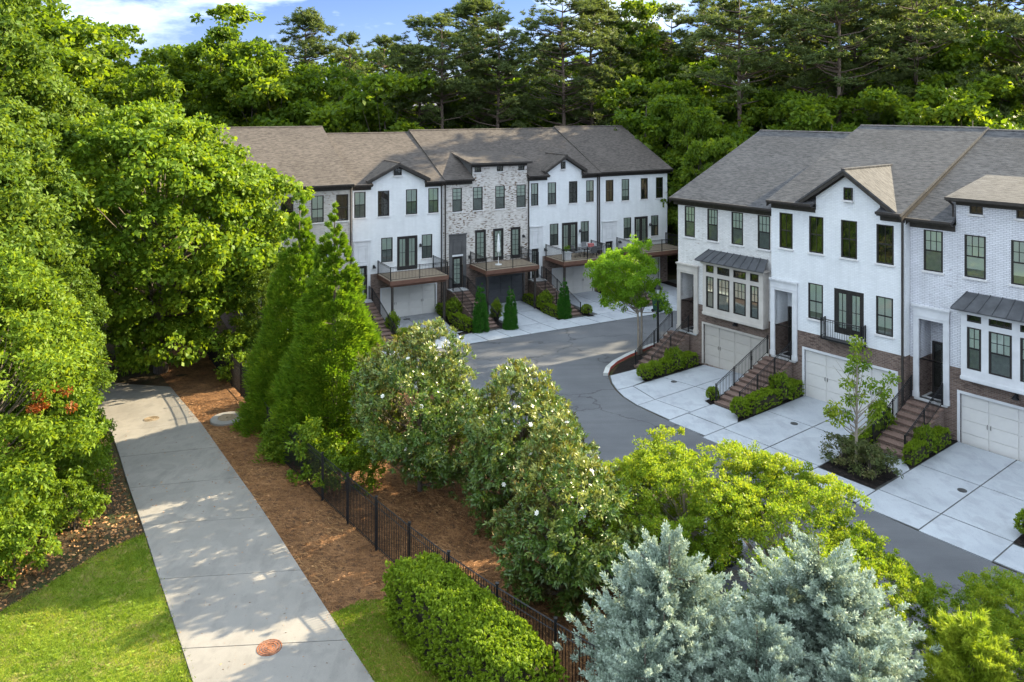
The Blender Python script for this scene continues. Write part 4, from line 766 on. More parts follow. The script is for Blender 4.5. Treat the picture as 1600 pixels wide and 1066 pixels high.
def trash_bin():
    x, y = at(1028, 488); t = empty('wheeled_bin', 'green wheeled rubbish bin at the edge of the far drive', 'bin', (x, y, gz(x, y) + .03), FA.rot + .2)
    m = MB(); b = [(-.25, -.3, .08), (.25, -.3, .08), (.25, .25, .08), (-.25, .25, .08)]; tp = [(-.31, -.37, 1.02), (.31, -.37, 1.02), (.31, .36, 1.02), (-.31, .36, 1.02)]
    for i in range(4): j = (i + 1) % 4; m.poly([b[i], b[j], tp[j], tp[i]])
    m.poly(b[::-1]); m.box(-.34, .34, -.40, .39, .98, 1.03); link('body', m.mesh('body', M['bin']), t)
    link('lid', MB().prism([(-.34, -.42, 1.035), (.34, -.42, 1.035), (.34, -.1, 1.11), (.34, .40, 1.09), (-.34, .40, 1.09), (-.34, -.1, 1.11)][:2] + [(.34, .40, 1.035), (-.34, .40, 1.035)], (0, 0, .07)).mesh('lid', M['bin']), t)
    link('handle', MB().tube([(-.2, .40, 1.0), (-.2, .47, 1.0), (.2, .47, 1.0), (.2, .40, 1.0)], .016, 5).mesh('handle', M['bin']), t)
    for s in (-1, 1): link('wheel', MB().tube([(s * .27, .27, .12), (s * .33, .27, .12)], .12, 12).mesh('wheel', M['tyre']), t)
trash_bin()
def hydrant():
    x, y = at(386, 578); t = empty('fire_hydrant', 'small silver white fire hydrant on the straw behind the fence', 'hydrant', (x, y, gz(x, y)))
    link('barrel', MB().lathe([(.16, 0), (.16, .05), (.11, .07), (.11, .42), (.15, .44), (.15, .48)], 12).mesh('barrel', M['whitemetal']), t); link('bonnet', MB().lathe([(.15, .481), (.13, .56), (.07, .63), (.03, .65), (.03, .70)], 12).mesh('bonnet', M['whitemetal']), t)
    link('nozzle', MB().tube([(-.19, 0, .34), (.19, 0, .34)], .055, 8).mesh('nozzle', M['whitemetal']), t)
hydrant()
def car(x, y, rz, label):
    t = empty('parked_car', label, 'car', (x, y, gz(x, y)), rz, 'cars parked under the yellow green trees')
    prof = [(-2.2, .35), (-2.25, .62), (-2.2, .92), (-1.95, 1.0), (-1.35, 1.38), (-.9, 1.47), (.15, 1.46), (.6, 1.30), (1.05, 1.0), (1.9, .88), (2.2, .70), (2.25, .45), (2.2, .30)]
    def shell(z0=None):
        V, Fc = [], []; ys = [(-.88, .93), (-.80, 1), (.80, 1), (.88, .93)]
        for yy, s in ys:
            for px_, pz in prof:
                k = .80 if pz > 1.05 else 1; V.append((px_ * (s if abs(px_) > 2 else 1), yy * (k if pz > 1.05 else 1), pz))
        n = len(prof)
        for j in range(3):
            for i in range(n): k = (i + 1) % n; Fc.append((j*n+i, (j+1)*n+i, (j+1)*n+k, j*n+k))
        Fc.append(tuple(range(n))); Fc.append(tuple(range(4*n-1, 3*n-1, -1))); m = MB(); m.v, m.f = V, Fc; return m
    link('body', shell().mesh('body', M['carpaint']), t)
    g = MB(); g.poly([(.62, -.62, 1.31), (.62, .62, 1.31), (1.06, .74, 1.015), (1.06, -.74, 1.015)]); g.poly([(-1.36, .60, 1.385), (-1.36, -.60, 1.385), (-1.92, -.72, 1.02), (-1.92, .72, 1.02)])
    link('windscreen', MB().prism([Vector(p) + Vector((.01, 0, .012)) for p in g.v[:4]], (.004, 0, .006)).mesh('windscreen', M['dark']), t); link('rear_window', MB().prism([Vector(p) + Vector((-.01, 0, .012)) for p in g.v[4:8]], (-.004, 0, .006)).mesh('rear_window', M['dark']), t)
    for s in (-1, 1):
        link('side_window', MB().prism([(-1.3, s * .715, 1.33), (.5, s * .715, 1.30), (.95, s * .885, 1.03), (-1.75, s * .885, 1.03)], (0, s * .012, 0)).mesh('side_window', M['dark']), t)
        link('headlight', MB().box(2.14, 2.22, s * .70 - .14, s * .70 + .14, .62, .72).mesh('headlight', M['lampglass']), t)
        link('mirror', MB().box(.75, .92, s * .98 - .09, s * .98 + .09, 1.02, 1.14).mesh('mirror', M['carpaint']), t)
        for xx in (-1.35, 1.38):
            w = link('wheel', MB().tube([(xx, s * .70, .33), (xx, s * .90, .33)], .33, 18).mesh('wheel', M['tyre']), t); link('rim', MB().tube([(xx, s * .895, .33), (xx, s * .91, .33)], .21, 12).mesh('rim', M['alloy']), w)
car(*R_(-2.2, 16.9), math.atan2(FR.n[1], FR.n[0]), 'white parked car glimpsed between the magnolia and the yellow green tree'); car(*R_(.8, 16.9), math.atan2(FR.n[1], FR.n[0]), 'white parked car almost hidden under the yellow green crown'); car(*R_(9.2, 17.0), math.atan2(FR.n[1], FR.n[0]), 'white parked car behind the blue cypress at the right')
DK = AZ + 1.1 + 2.42 + 0.0
def deckloc(u, d): x, y = A_(u, d); return (x, y, 2.42)
def deck_things():
    rz = FA.rot
    t = empty('patio_umbrella', 'closed white patio umbrella on the deck of the mottled brick house', 'umbrella', deckloc(11.5, 1.3), rz)
    link('base', MB().lathe([(.28, 0), (.28, .05), (.05, .09)], 14).mesh('base', M['fabric']), t); link('pole', MB().tube([(0, 0, .08), (0, 0, 2.5)], .022, 8).mesh('pole', M['whitemetal']), t)
    link('folded_canopy', MB().lathe([(.03, 2.48), (.07, 2.3), (.12, 1.7), (.15, 1.15), (.13, 1.02), (.06, 1.0)][::-1], 9).mesh('folded_canopy', M['fabric']), t)
    t = empty('patio_table', 'grey patio table on the furnished deck', 'table', deckloc(20.0, 1.6), rz)
    link('table_top', MB().box(-.85, .85, -.48, .48, .70, .74).mesh('table_top', M['chairgrey']), t)
    for sx in (-1, 1):
        for sy in (-1, 1): link('leg', MB().box(sx * .75 - .025, sx * .75 + .025, sy * .4 - .025, sy * .4 + .025, 0, .70).mesh('leg', M['iron']), t)
    def chair():
        t = empty('patio_chair', '', 'chair', (0, 0, 0), 0, 'patio chairs around the deck table')
        link('seat', MB().box(-.26, .26, -.26, .26, .40, .45).mesh('seat', M['chairgrey']), t); link('backrest', MB().prism([(-.26, .25, .45), (.26, .25, .45), (.24, .36, 1.0), (-.24, .36, 1.0)], (0, .03, 0)).mesh('backrest', M['chairgrey']), t)
        for sx in (-1, 1):
            link('armrest', MB().tube([(sx * .28, -.24, .40), (sx * .28, -.24, .64), (sx * .28, .27, .64)], .018, 5).mesh('armrest', M['iron']), t)
            for sy in (-1, 1): link('leg', MB().tube([(sx * .25, sy * .24, .40), (sx * .28, sy * .28, 0)], .018, 5).mesh('leg', M['iron']), t)
        return t
    c = chair(); ls = ['grey patio chair by the french door end of the deck table', 'grey patio chair at the house side of the deck table', 'grey patio chair at the railing side of the deck table', 'grey patio chair at the far end of the deck table']
    for i, (u, d, r) in enumerate(((18.7, 1.6, math.pi / 2), (20.2, .85, 0), (19.8, 2.35, math.pi), (20.95, 1.5, -math.pi / 2))):
        if i == 0: c.location = deckloc(u, d); c.rotation_euler = (0, 0, rz + r); c['label'] = ls[0]
        else: dup(c, deckloc(u, d), rz + r, 1, ls[i])
    x, y, z = deckloc(20.2, 1.6); tag(link('red_cooler', MB().box(-.22, .22, -.14, .14, 0, .24).box(-.235, .235, -.155, .155, .24, .29).mesh('red_cooler', M['redcloth']), loc=(x, y, z + .74), rot=(0, 0, rz)), 'faded red box on the grey patio table', 'box')
    t = empty('planter', 'pale square planter with a leafy plant at the left of the furnished deck', 'planter', deckloc(17.4, 2.2), rz)
    link('tub', MB().prism([(-.26, -.26, 0), (.26, -.26, 0), (.26, .26, 0), (-.26, .26, 0)], (0, 0, .62)).box(-.29, .29, -.29, .29, .60, .66).mesh('tub', M['trim']), t); PL.append(t)
PL = []
deck_things()
# ------------------------------------------------------------------ vegetation kit
def unit(v): return v / np.maximum(1e-9, np.linalg.norm(v, axis=1, keepdims=True))
def rdir(g, n): return unit(g.normal(size=(n, 3)))
def leaf_mesh(name, pos, axis, nrm, Ls, Ws, rnd, mat, fold=.18, base=.5):
    n = len(pos); side = unit(np.cross(axis, nrm)); up = unit(np.cross(side, axis)); Ls = Ls[:, None]; Ws = Ws[:, None]
    V = np.empty((n, 4, 3), np.float32)
    V[:, 0] = pos - axis * Ls * base; V[:, 2] = pos + axis * Ls * (1 - base)
    mid = pos - axis * Ls * .06 + up * Ws * fold
    V[:, 1] = mid + side * Ws * .5; V[:, 3] = mid - side * Ws * .5
    m = bpy.data.meshes.new(name); m.vertices.add(4 * n); m.vertices.foreach_set('co', V.ravel())
    m.loops.add(4 * n); m.loops.foreach_set('vertex_index', np.arange(4 * n, dtype=np.int32))
    m.polygons.add(n); m.polygons.foreach_set('loop_start', np.arange(0, 4 * n, 4, dtype=np.int32)); m.polygons.foreach_set('loop_total', np.full(n, 4, np.int32))
    a = m.attributes.new('rnd', 'FLOAT', 'FACE'); a.data.foreach_set('value', np.clip(rnd, 0, 1).astype(np.float32))
    m.update(calc_edges=True); m.materials.append(M[mat]); return m
def clumps(g, C, R, n, L, W, flat=.8, out=.6, up=.35, droop=.15, lv=.5, tone=None, shell=2.2, lj=.35):
    """leaves spread through little clumps: centres C, radii R, n leaves each"""
    M_ = len(C); idx = np.repeat(np.arange(M_), n); N = len(idx); d = rdir(g, N); r = R[idx] * g.random(N) ** (1 / shell)
    o = d * r[:, None]; o[:, 2] *= flat; pos = C[idx] + o
    ax = unit(d * out + g.normal(size=(N, 3)) * (1 - out) * .8 + np.array([0, 0, -droop])); nr = unit(d * .8 + np.array([0, 0, up * .5]) + g.normal(size=(N, 3)) * .45)
    t = (tone if tone is not None else g.random(M_))[idx]
    rnd = t * (1 - lv) + g.random(N) * lv
    k = 1 - lj + 2 * lj * g.random(N); return pos, ax, nr, L * k, W * k, rnd
def cat(*parts): return [np.concatenate(x) for x in zip(*parts)]
def spread(g, n, fn, sep, tries=40):
    """n points from fn kept apart by sep"""
    P = []
    for p in fn(n * tries):
        if all((p[0]-q[0])**2 + (p[1]-q[1])**2 + (p[2]-q[2])**2 > sep * sep for q in P):
            P.append(p)
            if len(P) >= n: break
    return np.array(P)
def ellipsoid(g, c, rad, inner=.55, low=-.9, lump=.25):
    ph = g.random((6, 3)) * 6.28
    def fn(n):
        d = rdir(g, n); d = d[d[:, 2] > low]; k = len(d)
        s = 1 + lump * (np.sin(d[:, 0] * 3.1 + ph[0, 0]) * np.sin(d[:, 1] * 2.7 + ph[0, 1]) + .6 * np.sin(d[:, 2] * 4.3 + ph[1, 0] + d[:, 0] * 2.2))
        r = inner + (1 - inner) * np.sqrt(g.random(k))
        return np.array(c) + d * np.array(rad) * (s * r)[:, None]
    return fn
def trunk_mesh(name, base_r, h, lean, C, mat, g, limbs=14, stems=1, topf=.85, low=.25, seg=7, spreadb=.15):
    m = MB()
    for s in range(stems):
        a = 6.28 * s / max(1, stems) + g.random(); o = Vector((math.cos(a), math.sin(a), 0)) * (spreadb if stems > 1 else 0)
        end = Vector((lean[0], lean[1], h * topf)) + o * h * .35 * (1 if stems > 1 else 0)
        pts = [o + (end - o) * t + Vector((g.normal() * .02 * h * t * (1 - t), g.normal() * .02 * h * t * (1 - t), 0)) for t in (0, .12, .3, .5, .72, 1)]
        pts[0].z = -.25
        m.tube(pts, [base_r * k for k in (1.35, 1.0, .85, .65, .42, .12)], seg)
        idx = g.permutation(len(C))[:limbs]
        for i in idx:
            c = Vector(C[i]); t = min(.92, max(low, (c.z / h) * .72)); st = pts[0].lerp(end, t); l = (c - st).length
            if stems > 1 and (c - end).length > h * .5 and g.random() < .6: continue
            md = st.lerp(c, .5) + Vector((0, 0, -.06 * l)); r = base_r * (1 - t * .8) * .42; m.tube([st, md, c], [r, r * .6, r * .2], 5, False)
    return m.mesh(name, M[mat], smooth=True)
def plant(name, label, cat_, x, y, crown, trunk=None, group=None, rz=0, sc=1, z=None, crown_name='crown', extra=()):
    t = empty(name, label, cat_, (x, y, gz(x, y) if z is None else z), rz, group); t.scale = (sc,) * 3 if not hasattr(sc, '__len__') else sc
    link(crown_name, crown, t)
    if trunk: link('trunk' if cat_ == 'tree' else 'stem', trunk, t)
    return t
G = lambda s: np.random.default_rng(s)
# ---- broad-leaved crowns
def broad(seed, h, c, rad, nb, rb, sub, rs, nl, L, W, leaf, bark, br, low=-.9, inner=.7, lump=.25, stems=1, limbs=16, tone_top=0, droop=.15, out=.6, lean=(0, 0), lv=.5, trunk_low=.25, flat=.62, sep=.95, rag=.25):
    """nb boughs of radius rb over the envelope, each a cushion of sub little clumps of radius rs: dark gaps stay between the boughs"""
    g = G(seed); B = spread(g, nb, ellipsoid(g, c, rad, inner, low, lump), rb * sep); nb = len(B); RB = rb * (.65 + .65 * g.random(nb))
    idx = np.repeat(np.arange(nb), sub); N = len(idx); d = rdir(g, N); d[:, 2] = np.where(d[:, 2] < -.35, -d[:, 2], d[:, 2])
    outw = unit((B - np.array(c)) + 1e-6)[idx]; d = unit(d + outw * .45)
    C = B[idx] + d * (RB[idx] * (.70 + rag * 1.4 * g.random(N) ** 2))[:, None] * np.array([1, 1, flat]); C[:, 2] = np.maximum(C[:, 2], .25)
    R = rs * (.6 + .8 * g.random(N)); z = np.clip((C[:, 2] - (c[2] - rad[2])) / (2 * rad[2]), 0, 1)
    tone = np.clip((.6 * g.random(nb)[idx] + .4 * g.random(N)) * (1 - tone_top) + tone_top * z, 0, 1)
    A = clumps(g, C, R, nl, L, W, flat=.8, tone=tone, droop=droop, out=out, lv=lv)
    return leaf_mesh('crown', *A, leaf), trunk_mesh('trunk', br, h, lean, B, bark, g, limbs, stems, low=trunk_low)
# ---- conical conifers made of pointed sprays
def conifer(seed, h, r, n, nl, L, W, leaf, rc=.42, z0=.3, pw=.85, out=.75, up=.55, bark='bark', br=.16, jag=.18):
    g = G(seed); z = z0 + (h - z0) * (1 - np.sqrt(g.random(n))) ** .9; a = g.random(n) * 6.283
    lump = 1 + jag * np.sin(a * 3 + z * 2.1 + seed) + jag * g.normal(size=n) * .5
    rr_ = r * np.clip((1 - (z - z0) / (h - z0)), 0, 1) ** pw * lump; k = np.where(g.random(n) < .72, 1, .35 + .6 * g.random(n)); rr_ = np.maximum(rr_ * k, .03)
    C = np.stack([rr_ * np.cos(a), rr_ * np.sin(a), z - .12 * rr_], 1); R = rc * (.65 + .6 * g.random(n)) * np.clip((h - z) / h * 1.6, .35, 1)
    idx = np.repeat(np.arange(n), nl); N = len(idx); d = rdir(g, N); pos = C[idx] + d * (R[idx] * g.random(N) ** .5)[:, None]
    rad = np.stack([np.cos(a), np.sin(a), np.zeros(n)], 1)[idx]; ax = unit(d * .45 + rad * out + np.array([0, 0, up]) + g.normal(size=(N, 3)) * .25)
    nr = unit(rad + g.normal(size=(N, 3)) * .6); t = g.random(n)[idx]; kk = .65 + .7 * g.random(N)
    m = MB().tube([(0, 0, -.2), (0, 0, h * .5), (0, 0, h * .93)], [br, br * .6, .02], 7)
    for i in g.permutation(n)[:26]: c = Vector(C[i]); m.tube([(0, 0, max(.2, c.z - .35 * rr_[i])), c], [.035, .01], 4, False)
    return leaf_mesh('crown', pos, ax, nr, L * kk, W * kk, t * .55 + g.random(N) * .45, leaf, .1), m.mesh('trunk', M[bark])
# ---- plumed conifer: many ascending branchlets that end in pointed plumes
def plumed(seed, h, r, nb, leaf, L=.12, W=.026, nl=60, leaders=1, spreadl=.0):
    g = G(seed); Cs, Rs, Ax, Tn = [], [], [], []; m = MB()
    for ld in range(leaders):
        a0 = 6.28 * ld / leaders + seed; bx, by = (spreadl * math.cos(a0), spreadl * math.sin(a0)) if ld else (0, 0); hh = h if ld == 0 else h * (.62 + .2 * g.random()); rr0 = r if ld == 0 else r * .72
        m.tube([(0, 0, -.2), (bx * .5, by * .5, hh * .3), (bx, by, hh * .95)], [.15, .10, .015], 6)
        for _ in range(nb if ld == 0 else int(nb * .55)):
            z = .15 + (hh - .3) * (1 - math.sqrt(g.random())) ; a = g.random() * 6.283; l = (rr0 * (1 - z / hh) ** .75 + .18) * (.7 + .5 * g.random()); el = .55 + .5 * g.random() + .35 * z / hh
            d = np.array([math.cos(a) * math.cos(el), math.sin(a) * math.cos(el), math.sin(el)]); p0 = np.array([bx * z / hh, by * z / hh, z]); hor = np.array([math.cos(a), math.sin(a), .15]); tone = g.random()
            for t in np.linspace(.30, 1, 7):
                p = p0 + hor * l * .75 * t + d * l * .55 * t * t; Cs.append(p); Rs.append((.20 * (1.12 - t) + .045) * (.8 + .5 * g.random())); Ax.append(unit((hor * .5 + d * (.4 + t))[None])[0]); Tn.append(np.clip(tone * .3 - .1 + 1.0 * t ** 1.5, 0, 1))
            if g.random() < .12: m.tube([tuple(p0), tuple(p0 + hor * l * .7)], [.03, .008], 4, False)
    C, R, A, T = np.array(Cs), np.array(Rs), np.array(Ax), np.array(Tn); idx = np.repeat(np.arange(len(C)), nl); N = len(idx); d = rdir(g, N)
    pos = C[idx] + d * (R[idx] * g.random(N) ** .45)[:, None] + A[idx] * (g.normal(size=N) * .05)[:, None]; ax = unit(d * .8 + A[idx] * .75 + g.normal(size=(N, 3)) * .35); kk = .6 + .8 * g.random(N)
    return leaf_mesh('crown', pos, ax, unit(g.normal(size=(N, 3))), L * kk, W * kk, np.clip(T[idx] * .75 + g.random(N) * .3, 0, 1), leaf, .1), m.mesh('trunk', M['bark'])
# ---- pines: bare trunk, layered tufts
def pine(seed, h, cb, r, nc, nl=420, L=.40, W=.085, rc=1.2, br=.24, leaf='pine'):
    g = G(seed); n = nc; t = g.random(n) ** .75; z = cb + (h - cb) * t; a = g.random(n) * 6.283; prof = np.sin(np.clip(.16 + t * .86, 0, 1) * math.pi) ** .55
    rr_ = r * prof * (.2 + .85 * np.sqrt(g.random(n))); C = np.stack([rr_ * np.cos(a), rr_ * np.sin(a), z], 1); C[0] = (0, 0, h - .5); R = rc * (.6 + .8 * g.random(n))
    sub = 14; si = np.repeat(np.arange(n), sub); d0 = rdir(g, len(si)); d0[:, 2] = np.abs(d0[:, 2]) - .25; SC = C[si] + d0 * (R[si] * (.5 + .6 * g.random(len(si))))[:, None] * np.array([1, 1, .8]); idx = np.repeat(np.arange(len(SC)), nl // sub); N = len(idx); d = rdir(g, N); d[:, 2] = np.abs(d[:, 2]) * .9 - .2; d = unit(d)
    k = .6 + .7 * g.random(N); pos = SC[idx] + d * (.34 * g.random(N))[:, None]; tn = (np.repeat(g.random(n), sub) * .6 + .4 * g.random(len(SC)))[idx]
    A = (pos, unit(d + g.normal(size=(N, 3)) * .3), unit(g.normal(size=(N, 3)) + np.array([0, 0, .6])), L * k, W * k, tn * .6 + g.random(N) * .4)
    m = MB(); wob = [(0, 0)] + [(g.normal() * .12, g.normal() * .12) for _ in range(4)] + [(0, 0)]
    m.tube([(wob[i][0], wob[i][1], hh) for i, hh in enumerate((-.4, h * .2, h * .45, h * .65, h * .85, h * .97))], [br * q for q in (1.15, .95, .8, .62, .38, .08)], 7)
    for i in range(n):
        c = Vector(C[i]); l = math.hypot(c.x, c.y); zz = max(cb * .8, c.z - .28 * l - .3); m.tube([(0, 0, zz), (c.x * .55, c.y * .55, zz + (c.z - zz) * .35), c], [.085 * br / .24, .055, .02], 4, False)
    for k_ in range(5): q = g.random() * 6.28; zz = cb * (.45 + .5 * g.random()); l = .6 + 1.4 * g.random(); m.tube([(0, 0, zz), (l * math.cos(q), l * math.sin(q), zz + .2 * l)], [.05, .012], 4, False)
    return leaf_mesh('crown', *A, leaf, .05), m.mesh('trunk', M['pinebark'], smooth=True)
# ---- magnolia: rosettes of large leaves
def magnolia(seed, h, r, n, nl=17, L=.165, W=.062, c=None):
    g = G(seed); fn = ellipsoid(g, (0, 0, h * .5), (r, r, h * .5), .62, -.95, .30)
    def f1(k):
        P = fn(k); t = np.clip(P[:, 2] / h, 0, 1); P[:, :2] *= (np.where(t > .35, 1.12 - .55 * ((t - .35) / .65) ** 1.2, .95))[:, None]; return P
    B = spread(g, int(20 * r * h / 2.2), f1, .50); RB = .56 * (.6 + .7 * g.random(len(B)))
    def f2(k):
        b = g.integers(0, len(B), k); d = rdir(g, k); d[:, 2] = np.where(d[:, 2] < -.3, -d[:, 2], d[:, 2]); P = B[b] + d * (RB[b] * (.6 + .55 * g.random(k) ** 1.5))[:, None] * np.array([1, 1, 1.05]); P[:, 2] = np.clip(P[:, 2], .15, None); return P
    C = spread(g, n, f2, .125, 8); n = len(C); ctr = np.array([0, 0, h * .42]); outd = unit((C - ctr) * np.array([1, 1, .75])); idx = np.repeat(np.arange(n), nl); N = len(idx); q = g.random(N) * 6.283
    s1 = unit(np.cross(outd, np.array([0.01, .02, 1.]))); s2 = np.cross(outd, s1); el = .25 + .9 * g.random(N)
    ax = unit((s1[idx] * np.cos(q)[:, None] + s2[idx] * np.sin(q)[:, None]) * np.cos(el)[:, None] + outd[idx] * np.sin(el)[:, None] + np.array([0, 0, .12])); kk = .7 + .5 * g.random(N)
    pos = C[idx] + ax * (L * .55 * kk)[:, None] + g.normal(size=(N, 3)) * .04; nr = unit(outd[idx] * 1.2 + np.array([0, 0, .5]) - ax * .3 + g.normal(size=(N, 3)) * .25); t = np.clip(C[:, 2] / h, 0, 1) ** 1.3
    rnd = np.clip((g.random(n) * .7 * (.35 + t))[idx] + g.random(N) * .35, 0, 1)  # higher rosettes toned paler: sunlit crown top put into the leaf colour
    m = trunk_mesh('trunk', .09, h, (0, 0), C, 'bark', g, 60, low=.08)
    return leaf_mesh('crown', pos, ax, nr, L * kk, W * kk, rnd, 'magn', .22, .45), m, C, outd
def flower_mesh():
    m = MB(); g = G(3)
    for ring, (k, el, l) in enumerate(((6, .35, .115), (5, .9, .085))):
        for i in range(k):
            a = 6.28 * i / k + ring * .5; d = Vector((math.cos(a) * math.cos(el), math.sin(a) * math.cos(el), math.sin(el))); s = Vector((-math.sin(a), math.cos(a), 0)); tip = d * l; md = d * l * .55 + Vector((0, 0, -.012)); m.poly([(0, 0, 0), md + s * .042, tip, md - s * .042])
    m.lathe([(.016, 0), (.018, .03), (.006, .055)], 6); return m.mesh('flower', M['petal'])
# ---- clipped boxes and balls
def clipped(seed, sx, sy, sz, n, L, W, leaf, rough_=.35, ball=False):
    g = G(seed); N = n
    if ball: d = rdir(g, N); d[:, 2] = np.where(d[:, 2] < -.5, -d[:, 2], d[:, 2]); pos = d * np.array([sx, sy, sz]) / 2 * (1 - .22 * g.random(N) ** 2)[:, None] + np.array([0, 0, sz / 2]); nr = d
    else:
        p = 5.0; d = rdir(g, N); k = (np.abs(d) ** p).sum(1) ** (-1 / p); ar = np.array([sx, sy, sz]) / 2
        q = g.random((N, 3)) * 2 - 1; face = g.choice(3, N, p=np.array([sy * sz, sx * sz, 1.3 * sx * sy]) / (sy * sz + sx * sz + 1.3 * sx * sy)); sg = np.where(g.random(N) < .5, -1, 1); sg = np.where(face == 2, 1, sg)
        q[np.arange(N), face] = sg; nq = np.abs(q) ** 4.5; sc = (nq.sum(1)) ** (-1 / 4.5); q = q * np.minimum(1, sc)[:, None]
        w = 1 + .05 * np.sin(q[:, 0] * sx * 2.1 + seed) + .05 * np.sin(q[:, 1] * sy * 2.3 + q[:, 2] * 2)
        pos = q * ar * (w * (1 - .12 * g.random(N) ** 1.5))[:, None] + np.array([0, 0, sz / 2]); nr = np.zeros((N, 3)); nr[np.arange(N), face] = sg
    tuft = 14; T = N // tuft; idx = np.repeat(np.arange(T), tuft); N = len(idx); c0 = pos[:T] + nr[:T] * (L * rough_ * (np.sin(pos[:T, 0] * 9 + pos[:T, 2] * 7 + seed) * np.sin(pos[:T, 1] * 8.3 - pos[:T, 2] * 5) + g.normal(size=T) * .6))[:, None]
    sd_ = unit(nr[:T] + np.array([0, 0, .45]) + g.normal(size=(T, 3)) * .45)[idx]; al = g.random(N); pos = c0[idx] + sd_ * (al * L * 1.5)[:, None] + g.normal(size=(N, 3)) * L * .18; nr = nr[:T][idx]
    ax = unit(sd_ * .8 + g.normal(size=(N, 3)) * .6); k2 = .6 + .7 * g.random(N); t = np.clip(g.random(T)[idx] * .5 + al * .5, 0, 1)
    core = MB()
    if ball: core.lathe([(.05, 0), (sx * .32, sz * .2), (sx * .34, sz * .5), (sx * .22, sz * .75), (.02, sz * .8)], 12)
    else: core.box(-sx * .33, sx * .33, -sy * .42, sy * .42, 0, sz * .78)
    return leaf_mesh('foliage', pos, ax, unit(nr + g.normal(size=(N, 3)) * .6), L * k2, W * k2, t * .65 + g.random(N) * .35, leaf, .15), core.mesh('branches', M['twig'])
def shrub_obj(name, label, cat_, loc, fol, core, rz=0, sc=1, group=None):
    t = empty(name, label, cat_, loc, rz, group); t.scale = sc if hasattr(sc, '__len__') else (sc,) * 3; link('foliage', fol, t); link('branches', core, t); return t
# ------------------------------------------------------------------ the foreground plants
# big maple over the path
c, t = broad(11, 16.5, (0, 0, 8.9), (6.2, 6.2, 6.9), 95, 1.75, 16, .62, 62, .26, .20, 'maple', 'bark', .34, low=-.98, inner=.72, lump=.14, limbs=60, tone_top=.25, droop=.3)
plant('maple_tree', 'huge bright green maple spreading over the far end of the path', 'tree', -21.4, 47.6, c, t)
# left bank
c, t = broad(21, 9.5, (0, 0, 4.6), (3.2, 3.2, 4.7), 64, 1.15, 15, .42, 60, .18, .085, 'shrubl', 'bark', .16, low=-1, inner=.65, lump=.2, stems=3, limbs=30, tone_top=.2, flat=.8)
lt = plant('bank_tree', 'leafy multi stemmed tree at the left edge beside the lawn', 'tree', -18.9, 27.8, c, t, 'trees on the bank left of the path')
g = G(5); C = np.array([(-15.9 + 18.9, 27.0 - 27.8, 5.1)]) + g.normal(size=(7, 3)) * np.array([.35, .5, .3]); link('red_foliage', leaf_mesh('red_foliage', *clumps(g, C, np.full(7, .24), 60, .14, .07), 'redleaf'), lt)
c2, t2 = broad(22, 14, (0, 0, 7.9), (3.7, 3.7, 6.2), 70, 1.35, 15, .52, 58, .23, .12, 'oak', 'bark', .24, low=-.98, inner=.65, lump=.22, limbs=40, tone_top=.2, droop=.3, flat=.75)
plant('bank_tree', 'taller green tree behind the leafy multi stemmed one on the bank', 'tree', -23.6, 34.0, c2, t2, 'trees on the bank left of the path')
c3, t3 = broad(23, 23, (0, 0, 13.6), (5.0, 5.0, 9.0), 95, 1.7, 15, .68, 55, .31, .17, 'oak', 'bark', .38, low=-.98, inner=.68, lump=.22, limbs=50, tone_top=.15, flat=.7)
plant('oak_tree', 'tall dense oak rising out of the top left corner', 'tree', -29.5, 41.5, c3, t3, 'trees on the bank left of the path')
o = plant('oak_tree', 'dense oak right of the top left corner against the sky', 'tree', -32, 54, c3, t3, 'trees on the bank left of the path', 2.1, .80)
for i, (x, y, s, r, lb) in enumerate(((-22.3, 30.5, .75, 1.0, 'bushy tree filling the left edge between lawn and oak'), (-21.2, 36.0, .55, 2.2, 'low bushy tree leaning over the left side of the path'), (-25.5, 38.5, .95, 3.0, 'bushy tree under the tall corner oak'), (-28.5, 48.5, 1.0, 4.2, 'bushy tree left of the maple above the path bend'), (-14.6, 47.8, .46, 5.1, 'low bushy tree between the maple and the second conifer'))):
    dup(lt if False else bpy.data.objects['bank_tree.001'], (x, y, gz(x, y)), r, s, lb, 'trees on the bank left of the path')
fb, cbm = broad(31, 1.7, (0, 0, .75), (.75, .75, .8), 16, .42, 9, .20, 38, .13, .065, 'shrubl', 'bark', .03, low=-.5, inner=.5, lump=.4, stems=4, limbs=20, flat=.8, rag=.6)
bk = [(-16.0, 25.3, 1.0), (-15.7, 28.0, .8), (-16.6, 29.4, 1.0), (-17.5, 31.5, .9), (-18.7, 33.6, 1.0), (-19.9, 36.2, .8), (-16.4, 23.6, 1.1), (-18.0, 22.4, 1.2)]
lbs = ['leafy bush at the foot of the left edge tree', 'small leafy bush by the corner of the lawn and path', 'leafy bush on the brown bank beside the path', 'second leafy bush up the brown bank from the lawn', 'third leafy bush up the brown bank from the lawn', 'leafy bush on the bank where the maple shades the path', 'leafy bush on the far edge of the sunny lawn', 'leafy bush at the left edge above the sunny lawn']
for (x, y, s), lb in zip(bk, lbs): shrub_obj('bush', lb, 'bush', (x, y, gz(x, y) - .05), fb, cbm, x * 3, (s, s, s * 1.1), 'bushes on the bank left of the path')
# conifers by the fence
c, t = conifer(41, 10.9, 2.75, 1350, 88, .19, .045, 'crypt', .38, .3, .88, jag=.11)
plant('cryptomeria_tree', 'nearer feathery green conifer tapering to a point by the fence', 'tree', -8.0, 35.2, c, t, 'two tall conifers by the fence')
plant('cryptomeria_tree', 'second feathery conifer behind and left of the nearer one', 'tree', -10.4, 38.2, c, t, 'two tall conifers by the fence', 2.0, (.92, .92, 1.06))
